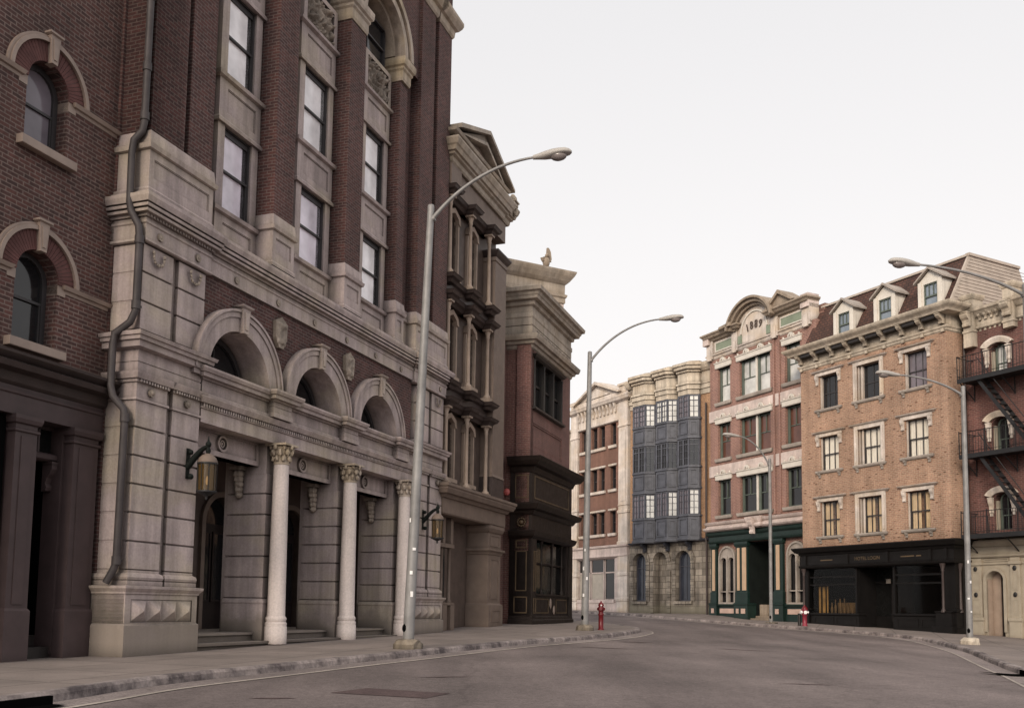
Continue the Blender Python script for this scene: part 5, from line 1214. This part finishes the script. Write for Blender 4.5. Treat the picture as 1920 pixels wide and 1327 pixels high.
for i in range(5): console(mb, 9.15+i*.26, 9.25+i*.26, YC-.05, .16, 12.95, 13.2)
mb.build('cornice', 'stone_cream', B9)
mb = MB()
mb.wall(8.35, 17, -.4, 3.95, YC-.05, YC+.5, [(9.12, 9.88, -.3, 2.62, .38), (11.0, 13, .2, 2.9), (14, 15, -.3, 2.62, .5)])
mb.mould(8.4, 17, YC-.08, YC+.3, [(3.15, .02), (3.2, .08), (3.28, .1), (3.3, .03), (3.6, .03), (3.62, .1), (3.72, .18), (3.8, .22), (3.86, .22), (3.9, .05)]); mb.mould(8.4, 17, YC-.06, YC+.3, [(2.86, .0), (2.9, .04), (2.96, .04), (2.98, 0)])
for x0, x1 in ((8.45, 8.95), (10.22, 10.62), (13.1, 13.6)):
    mb.mould(x0, x1, YC-.14, YC+.3, [(-.4, .06), (.6, .06), (.66, .09), (.74, .09), (.78, .0), (2.84, .0), (2.88, .05), (2.98, .05), (3.0, 0), (3.14, .0)]); panel(mb, x0+.08, x1-.08, .9, 1.5, YC-.14, .03, .015); panel(mb, x0+.08, x1-.08, 1.85, 2.6, YC-.14, .03, .015)
mb.ring(9.5, 2.24, .39, .50, YC-.11, YC+.1, 0, 180, 18); mb.box(9.0, 9.12, YC-.11, YC+.1, .2, 2.24); mb.box(9.88, 10.0, YC-.11, YC+.1, .2, 2.24); panel(mb, 9.05, 10.1, 3.0, 3.12, YC-.06, .03)
mb.build('ground_floor', 'cream_paint', B9)
mb = MB()
for x in (8.7, 10.42): 
    for z in (2.72, 1.68): mb.cut(); mb.ball((x, YC-.16, z), .085, 1, .5, 1.2, 10)
mb.build('medallion', 'iron', B9)
mb = MB(); mb.box(9.12, 9.5, YC+.3, YC+.36, -.3, 2.6); mb.box(9.1, 9.14, YC, YC+.3, -.2, 2.3); mb.cut(); mb.box(11, 13, YC+.3, YC+.36, .2, 2.9); D = mb.build('door', 'tan_paint', B9)
mb = MB(); mb.box(9.5, 9.9, YC+.34, YC+.38, -.3, 2.62); mb.build('open_doorway', 'door_dark', B9)
mb = MB(); mb.tube([(8.42, YC-.1, 12.2), (8.42, YC-.1, .2)], .055, 8); mb.build('drainpipe', 'brown_dark', B9)
# fire escape
FE = thing('fire_escape', F8, 11, YC, 3.9, 'black iron fire escape with three railed landings and slanting stairs on the maroon brick wall', 'fire escape')
LZ = (10.42, 7.3, 4.05); y0 = YC-1.0
for k, z in enumerate(LZ):
    mb = MB(); mb.box(8.75, 16, y0, YC-.02, z-.1, z-.02); mb.box(8.75, 16, y0-.02, y0+.03, z-.16, z+.02)
    for x in (8.8, 10.6, 12.5, 14.5): mb.tube([(x, YC, z-.75), (x, y0+.1, z-.12)], .025, 6); mb.tube([(x, YC-.03, z-.8), (x, YC-.03, z)], .022, 6)
    mb.build('landing', 'iron', FE)
    mb = MB()
    mb.tube([(8.75, YC, z+.92), (8.75, y0, z+.92), (16, y0, z+.92)], .018, 6); mb.tube([(8.75, YC, z+.12), (8.75, y0, z+.12), (16, y0, z+.12)], .012, 5)
    for i in range(60): x = 8.75+i*.125; mb.box(x-.006, x+.006, y0-.006, y0+.006, z, z+.92)
    for i in range(8): y = y0+i*.125; mb.box(8.744, 8.756, y-.006, y+.006, z, z+.92)
    for x in (8.75, 9.9, 11.2, 12.6): mb.box(x-.015, x+.015, y0-.015, y0+.015, z-.1, z+.98)
    mb.tube([(9.0, y0+.25, z+.75), (9.75, y0+.25, z+.72), (9.8, y0+.25, z)], .018, 6)
    mb.build('railing', 'iron', FE)
    if k < 2 or True:
        zb_ = z-3.15 if k < 2 else z-2.9
        mb = MB()
        for yy in (y0+.12, y0+.62):
            mb.add([(9.45, yy, z-.05), (9.62, yy, z-.05), (11.85, yy, zb_), (11.68, yy, zb_), (9.45, yy+.03, z-.05), (9.62, yy+.03, z-.05), (11.85, yy+.03, zb_), (11.68, yy+.03, zb_)], [(0, 1, 2, 3), (4, 7, 6, 5), (0, 4, 5, 1), (1, 5, 6, 2), (2, 6, 7, 3), (3, 7, 4, 0)])
        for i in range(11): t = (i+.7)/12; x = 9.5+2.2*t; zz = z-.05+(zb_-z+.05)*t; mb.box(x, x+.16, y0+.15, y0+.62, zz-.01, zz+.015)
        mb.tube([(9.55, y0+.13, z+.8), (11.75, y0+.13, zb_+.85)], .018, 6)
        if k < 2: mb.build('stair', 'iron', FE)

# ================================================================== street lamps
def lamp(x, y, H, dirdeg, reach, rise, label, r0=.115, base='concrete_rough', bh=.19, br=.30, stick=0, hole=True, lean=0):
    z = g(x, y)
    T = bpy.data.objects.new('street_lamp', None); COL.objects.link(T); T.location = (x, y, z); T.rotation_euler = (0, 0, math.radians(dirdeg)); OFS[T.name] = (0, 0, 0)
    tag(T, label, 'street lamp', 'street lamps along both kerbs'); O = (0, 0, 0)
    mb = MB(); mb.tube([(lean*t, 0, .05+(H-.05)*t) for t in (0, .25, .5, .75, 1)], [r0-(r0-.07)*t for t in (0, .25, .5, .75, 1)], 16)
    mb.lathe(lean, 0, [(H, .07), (H+.03, .06), (H+.05, .01)], 12); mb.tube([(lean, 0, H-.28), (lean+.09, 0, H-.25)], .06, 10)
    P_ = mb.build('pole', 'galvanised', T, O)
    mb = MB(); n = 14; vs = []; fs = []
    for k, (zz, rr) in enumerate(((-.12, br), (bh*.5, br*.96), (bh*.85, br*.82), (bh, br*.6))):
        for i in range(n):
            a = 2*PI*i/n; q = rr*(1+.1*noise.noise(Vector((math.cos(a)*2+x, math.sin(a)*2, k*.7)))*2.2); vs.append((q*math.cos(a), q*math.sin(a), zz+.03*noise.noise(Vector((a*2, k, x)))))
    for k in range(3):
        for i in range(n): fs.append((k*n+i, k*n+(i+1) % n, (k+1)*n+(i+1) % n, (k+1)*n+i))
    mb.add(vs, fs+[tuple(range(3*n, 4*n))]); mb.build('base', base, T, O)
    if hole:
        mb = MB(); a = math.radians(-135-dirdeg)
        for i in range(1):
            c, s = math.cos(a), math.sin(a); mb.ball((c*(r0-.02), s*(r0-.02), bh+.22), .065, .8, .8, 1.3, 10)
        mb.build('handhole', 'void', P_, O)
    for i in range(stick):
        a = math.radians(-100-dirdeg+random.uniform(-30, 30)); zz = 1.0+i*.5+random.uniform(-.1, .1); rr = r0+.004; w, h = random.uniform(.04, .07), random.uniform(.05, .12); m2 = MB(); vs = []
        for k in range(5):
            aa = a+(k/4-.5)*w/rr; vs += [(lean*zz/H+rr*math.cos(aa), rr*math.sin(aa), zz), (lean*zz/H+rr*math.cos(aa), rr*math.sin(aa), zz+h)]
        m2.add(vs, [(2*k, 2*k+2, 2*k+3, 2*k+1) for k in range(4)]); m2.build('sticker', 'white_sticker', P_, O)
    mb = MB(); n = 18; pts = []
    za = H-.25; ax = reach
    for i in range(n+1):
        t = i/n; pts.append((lean+.05+(ax-.05)*(1-math.cos(t*PI/2*.9))/(1-math.cos(PI/2*.9))*.35+(ax-.05)*t*.65, 0, za+rise*(math.sin(t*PI/2*.93)/math.sin(PI/2*.93))))
    mb.tube(pts, [.042-.016*i/n for i in range(n+1)], 10); mb.build('arm', 'galvanised', T, O)
    # cobra head along +x from the arm tip
    hx, hz = pts[-1][0], pts[-1][2]
    mb = MB(); sec = [(-.02, .045, .045, .045), (.08, .065, .06, .055), (.22, .10, .09, .07), (.38, .135, .11, .065), (.52, .15, .11, .05), (.64, .14, .10, .04), (.72, .10, .075, .035), (.77, .03, .03, .02)]; m_ = 14; vs = []; fs = []
    for (sx, w, tp, bt) in sec:
        for i in range(m_):
            a = 2*PI*i/m_; s = math.sin(a); vs.append((hx+sx, w*math.cos(a), hz+sx*.06+(tp if s > 0 else bt)*s))
    for k in range(len(sec)-1):
        for i in range(m_): fs.append((k*m_+i, k*m_+(i+1) % m_, (k+1)*m_+(i+1) % m_, (k+1)*m_+i))
    mb.add(vs, fs, True); mb.add(vs[:m_], [tuple(range(m_))]); mb.add(vs[-m_:], [tuple(range(m_))]); Hh = mb.build('lamp_head', 'lamp_grey', T, O)
    mb = MB(); mb.ball((hx+.50, 0, hz-.01), .13, 1.35, .85, .8, 14); mb.build('lens', 'lens', Hh, O)
    return T
lamp(-2.03, 19.2, 9.05, -12, 2.15, 1.12, 'tall grey street lamp standing in front of the stone arcade, nearest on the left', r0=.115, stick=4, lean=.27)
lamp(2.36, 30.7, 9.0, -8, 2.25, 1.3, 'grey street lamp beside the slim red hydrant at the end of the left pavement', r0=.12, stick=4, br=.30, lean=.1)
lamp(12.05, 44.6, 7.65, 186, 1.5, 1.3, 'thin grey street lamp in front of the dark green shopfront', r0=.085, bh=.06, br=.3)
lamp(14.75, 31.0, 8.38, 183, 2.15, .6, 'grey street lamp on a pale concrete foot by the fire escape building', r0=.10, base='concrete_pale', bh=.22, br=.30, stick=4)
lamp(12.55, 23.0, 9.2, 186, 2.75, .62, 'street lamp at the right edge with only its long arm and head in view', r0=.11)

# ================================================================== hydrants
H1 = bpy.data.objects.new('fire_hydrant', None); COL.objects.link(H1); H1.location = (2.96, 31.6, g(2.96, 31.6)); H1.rotation_euler = (0, 0, math.radians(20)); OFS[H1.name] = (0, 0, 0)
tag(H1, 'slim tall dark red hydrant on the pavement corner by the left lamp post', 'hydrant'); O = (0, 0, 0)
mb = MB(); mb.lathe(0, 0, [(-.05, .10), (.03, .10), (.04, .08), (.46, .08), (.48, .095), (.52, .095), (.54, .075), (.60, .075), (.62, .09), (.74, .09), (.78, .07), (.8, .06)], 18); mb.build('barrel', 'red_paint', H1, O)
mb = MB(); mb.lathe(0, 0, [(.78, .095), (.81, .095), (.85, .08), (.89, .04), (.91, .02), (.95, .02)], 16); mb.build('bonnet', 'red_paint', H1, O)
for a in (0, 120, 240):
    c, s = math.cos(math.radians(a)), math.sin(math.radians(a)); mb = MB(); mb.tube([(c*.06, s*.06, .68), (c*.11, s*.11, .68)], .04, 10); mb.tube([(c*.11, s*.11, .68), (c*.13, s*.13, .68)], .05, 8); mb.build('outlet', 'red_paint', H1, O)
mb = MB(); mb.ball((-.03, -.085, .8), .03, 1, .5, 1, 8); mb.build('cap_mark', 'white_sticker', H1, O)
H2 = bpy.data.objects.new('fire_hydrant', None); COL.objects.link(H2); H2.location = (12.9, 42.3, g(12.9, 42.3)); OFS[H2.name] = (0, 0, 0)
tag(H2, 'short pinkish red hydrant with pale outlet caps in front of the black shopfront', 'hydrant')
mb = MB(); mb.lathe(0, 0, [(-.05, .13), (.03, .13), (.05, .1), (.45, .1), (.47, .13), (.52, .13), (.54, .12), (.68, .12), (.7, .14), (.73, .14)], 16); mb.build('barrel', 'red_pink', H2, O)
mb = MB(); mb.lathe(0, 0, [(.73, .13), (.79, .12), (.85, .07), (.87, .03), (.92, .03)], 14); mb.build('bonnet', 'red_paint', H2, O)
mb = MB(); mb.tube([(0, -.1, .6), (-.02, -.2, .6)], .075, 12); mb.tube([(-.1, 0, .6), (-.19, -.02, .6)], .065, 12); mb.tube([(.1, 0, .6), (.17, 0, .6)], .05, 12); mb.build('outlet', 'white_sticker', H2, O)
mb = MB(); mb.tube([(-.2, .12, -.05), (-.2, .12, .55)], .07, 10); mb.build('valve', 'black_soft', H2, O)

# ================================================================== storm drains in the kerbs
def drain(pts, label, h0, h1):
    x = sum(p[0] for p in pts)/len(pts); y = sum(p[1] for p in pts)/len(pts)
    T = bpy.data.objects.new('storm_drain', None); COL.objects.link(T); T.location = (x, y, g(x, y)); OFS[T.name] = (0, 0, 0); tag(T, label, 'storm drain')
    n = len(pts); zz = g(x, y); mb = MB()
    A = [(p[0]-x, p[1]-y, g(*p)+h0-zz) for p in pts]; mb.add(A, [tuple(range(n))]); mb.build('opening', 'void', T, O)
    return T
def kerbquad(p0, p1, o0, o1):
    dx, dy = p1[0]-p0[0], p1[1]-p0[1]; l = math.hypot(dx, dy); nx, ny = -dy/l, dx/l
    return [(p0[0]+nx*o0, p0[1]+ny*o0), (p1[0]+nx*o0, p1[1]+ny*o0), (p1[0]+nx*o1, p1[1]+ny*o1), (p0[0]+nx*o1, p0[1]+ny*o1)]
T = drain(kerbquad((-5.36, 8.8), (-4.83, 10.2), -.26, .0), 'black storm drain opening in the kerb at the lower left corner', RD+.03, 0)
mb = MB(); q = kerbquad((-5.36, 8.8), (-4.83, 10.2), -.06, .0); x, y, z = T.location
vs = [(a-x, b_-y, g(a, b_)+RD-.05-z) for a, b_ in q]+[(a-x, b_-y, g(a, b_)-.015-z) for a, b_ in q]; mb.add(vs, [(0, 1, 5, 4), (1, 2, 6, 5), (2, 3, 7, 6), (3, 0, 4, 7), (4, 5, 6, 7)]); mb.build('throat', 'void', T, O)
T = drain([(9.62, 18.6), (9.9, 18.55), (10.2, 19.1), (10.25, 19.35), (9.95, 19.25), (9.5, 19.55), (9.42, 19.5)], 'black storm drain opening in the kerb near the right edge', RD+.03, 0)
mb = MB(); q = kerbquad((9.98, 18.62), (10.28, 19.4), -.0, .07); x, y, z = T.location
vs = [(a-x, b_-y, g(a, b_)+RD-.05-z) for a, b_ in q]+[(a-x, b_-y, g(a, b_)-.015-z) for a, b_ in q]; mb.add(vs, [(0, 1, 5, 4), (1, 2, 6, 5), (2, 3, 7, 6), (3, 0, 4, 7), (4, 5, 6, 7)]); mb.build('throat', 'void', T, O)

# ------------------------------------------------------------------ world, sun, camera
SUN_EL, SUN_DX, SUN_DY = math.radians(25), -.35, -.937
w = bpy.data.worlds.new('World'); scene.world = w; w.use_nodes = True; nt = w.node_tree; nt.nodes.clear()
out = N(nt, 'ShaderNodeOutputWorld'); bg = N(nt, 'ShaderNodeBackground'); bg2 = N(nt, 'ShaderNodeBackground'); ad = N(nt, 'ShaderNodeAddShader')
sky = N(nt, 'ShaderNodeTexSky', sky_type='NISHITA'); sky.sun_disc = False; sky.sun_elevation = SUN_EL; sky.sun_rotation = math.atan2(SUN_DX, SUN_DY); sky.dust_density = 5; sky.air_density = 1.2
hs = N(nt, 'ShaderNodeHueSaturation'); hs.inputs['Saturation'].default_value = .12; L(nt, sky.outputs[0], hs.inputs['Color']); L(nt, hs.outputs[0], bg.inputs[0]); bg.inputs[1].default_value = .06
tc = N(nt, 'ShaderNodeTexCoord'); sp = N(nt, 'ShaderNodeSeparateXYZ'); L(nt, tc.outputs['Generated'], sp.inputs[0])
cr = ramp(nt, sp.outputs[2], .0, .55, (.80, .758, .735), (.70, .685, .69)); L(nt, cr, bg2.inputs[0]); bg2.inputs[1].default_value = 1.0
L(nt, bg.outputs[0], ad.inputs[0]); L(nt, bg2.outputs[0], ad.inputs[1]); L(nt, ad.outputs[0], out.inputs[0])
sl = bpy.data.lights.new('sun', 'SUN'); sl.energy = 2.4; sl.angle = math.radians(20); sl.color = (1, .83, .63); so = bpy.data.objects.new('sun', sl); COL.objects.link(so)
sd = Vector((SUN_DX*math.cos(SUN_EL), SUN_DY*math.cos(SUN_EL), math.sin(SUN_EL))).normalized(); so.rotation_euler = sd.to_track_quat('Z', 'Y').to_euler()

from mathutils import Matrix
pitch = math.atan(163/1800); roll = .0148
f = Vector((0, math.cos(pitch), math.sin(pitch))); r0 = Vector((1, 0, 0)); u0 = r0.cross(f)
rr = r0*math.cos(roll)+u0*math.sin(roll); uu = u0*math.cos(roll)-r0*math.sin(roll)
cam = bpy.data.cameras.new('camera'); co = bpy.data.objects.new('camera', cam); COL.objects.link(co)
M_ = Matrix((rr, uu, -f)).transposed(); co.matrix_world = Matrix.Translation((0, 0, .85)) @ M_.to_4x4()
cam.sensor_width = 36; cam.lens = 1800/1920*36; cam.shift_y = (977-663.5)/1920; cam.clip_start = .05; cam.clip_end = 5000
scene.camera = co
scene.view_settings.view_transform = 'Standard'; scene.view_settings.look = 'None'; scene.view_settings.exposure = 0
scene.cycles.max_bounces = 6; scene.cycles.diffuse_bounces = 2; scene.cycles.glossy_bounces = 3; scene.cycles.transparent_max_bounces = 6
scene.cycles.use_denoising = True
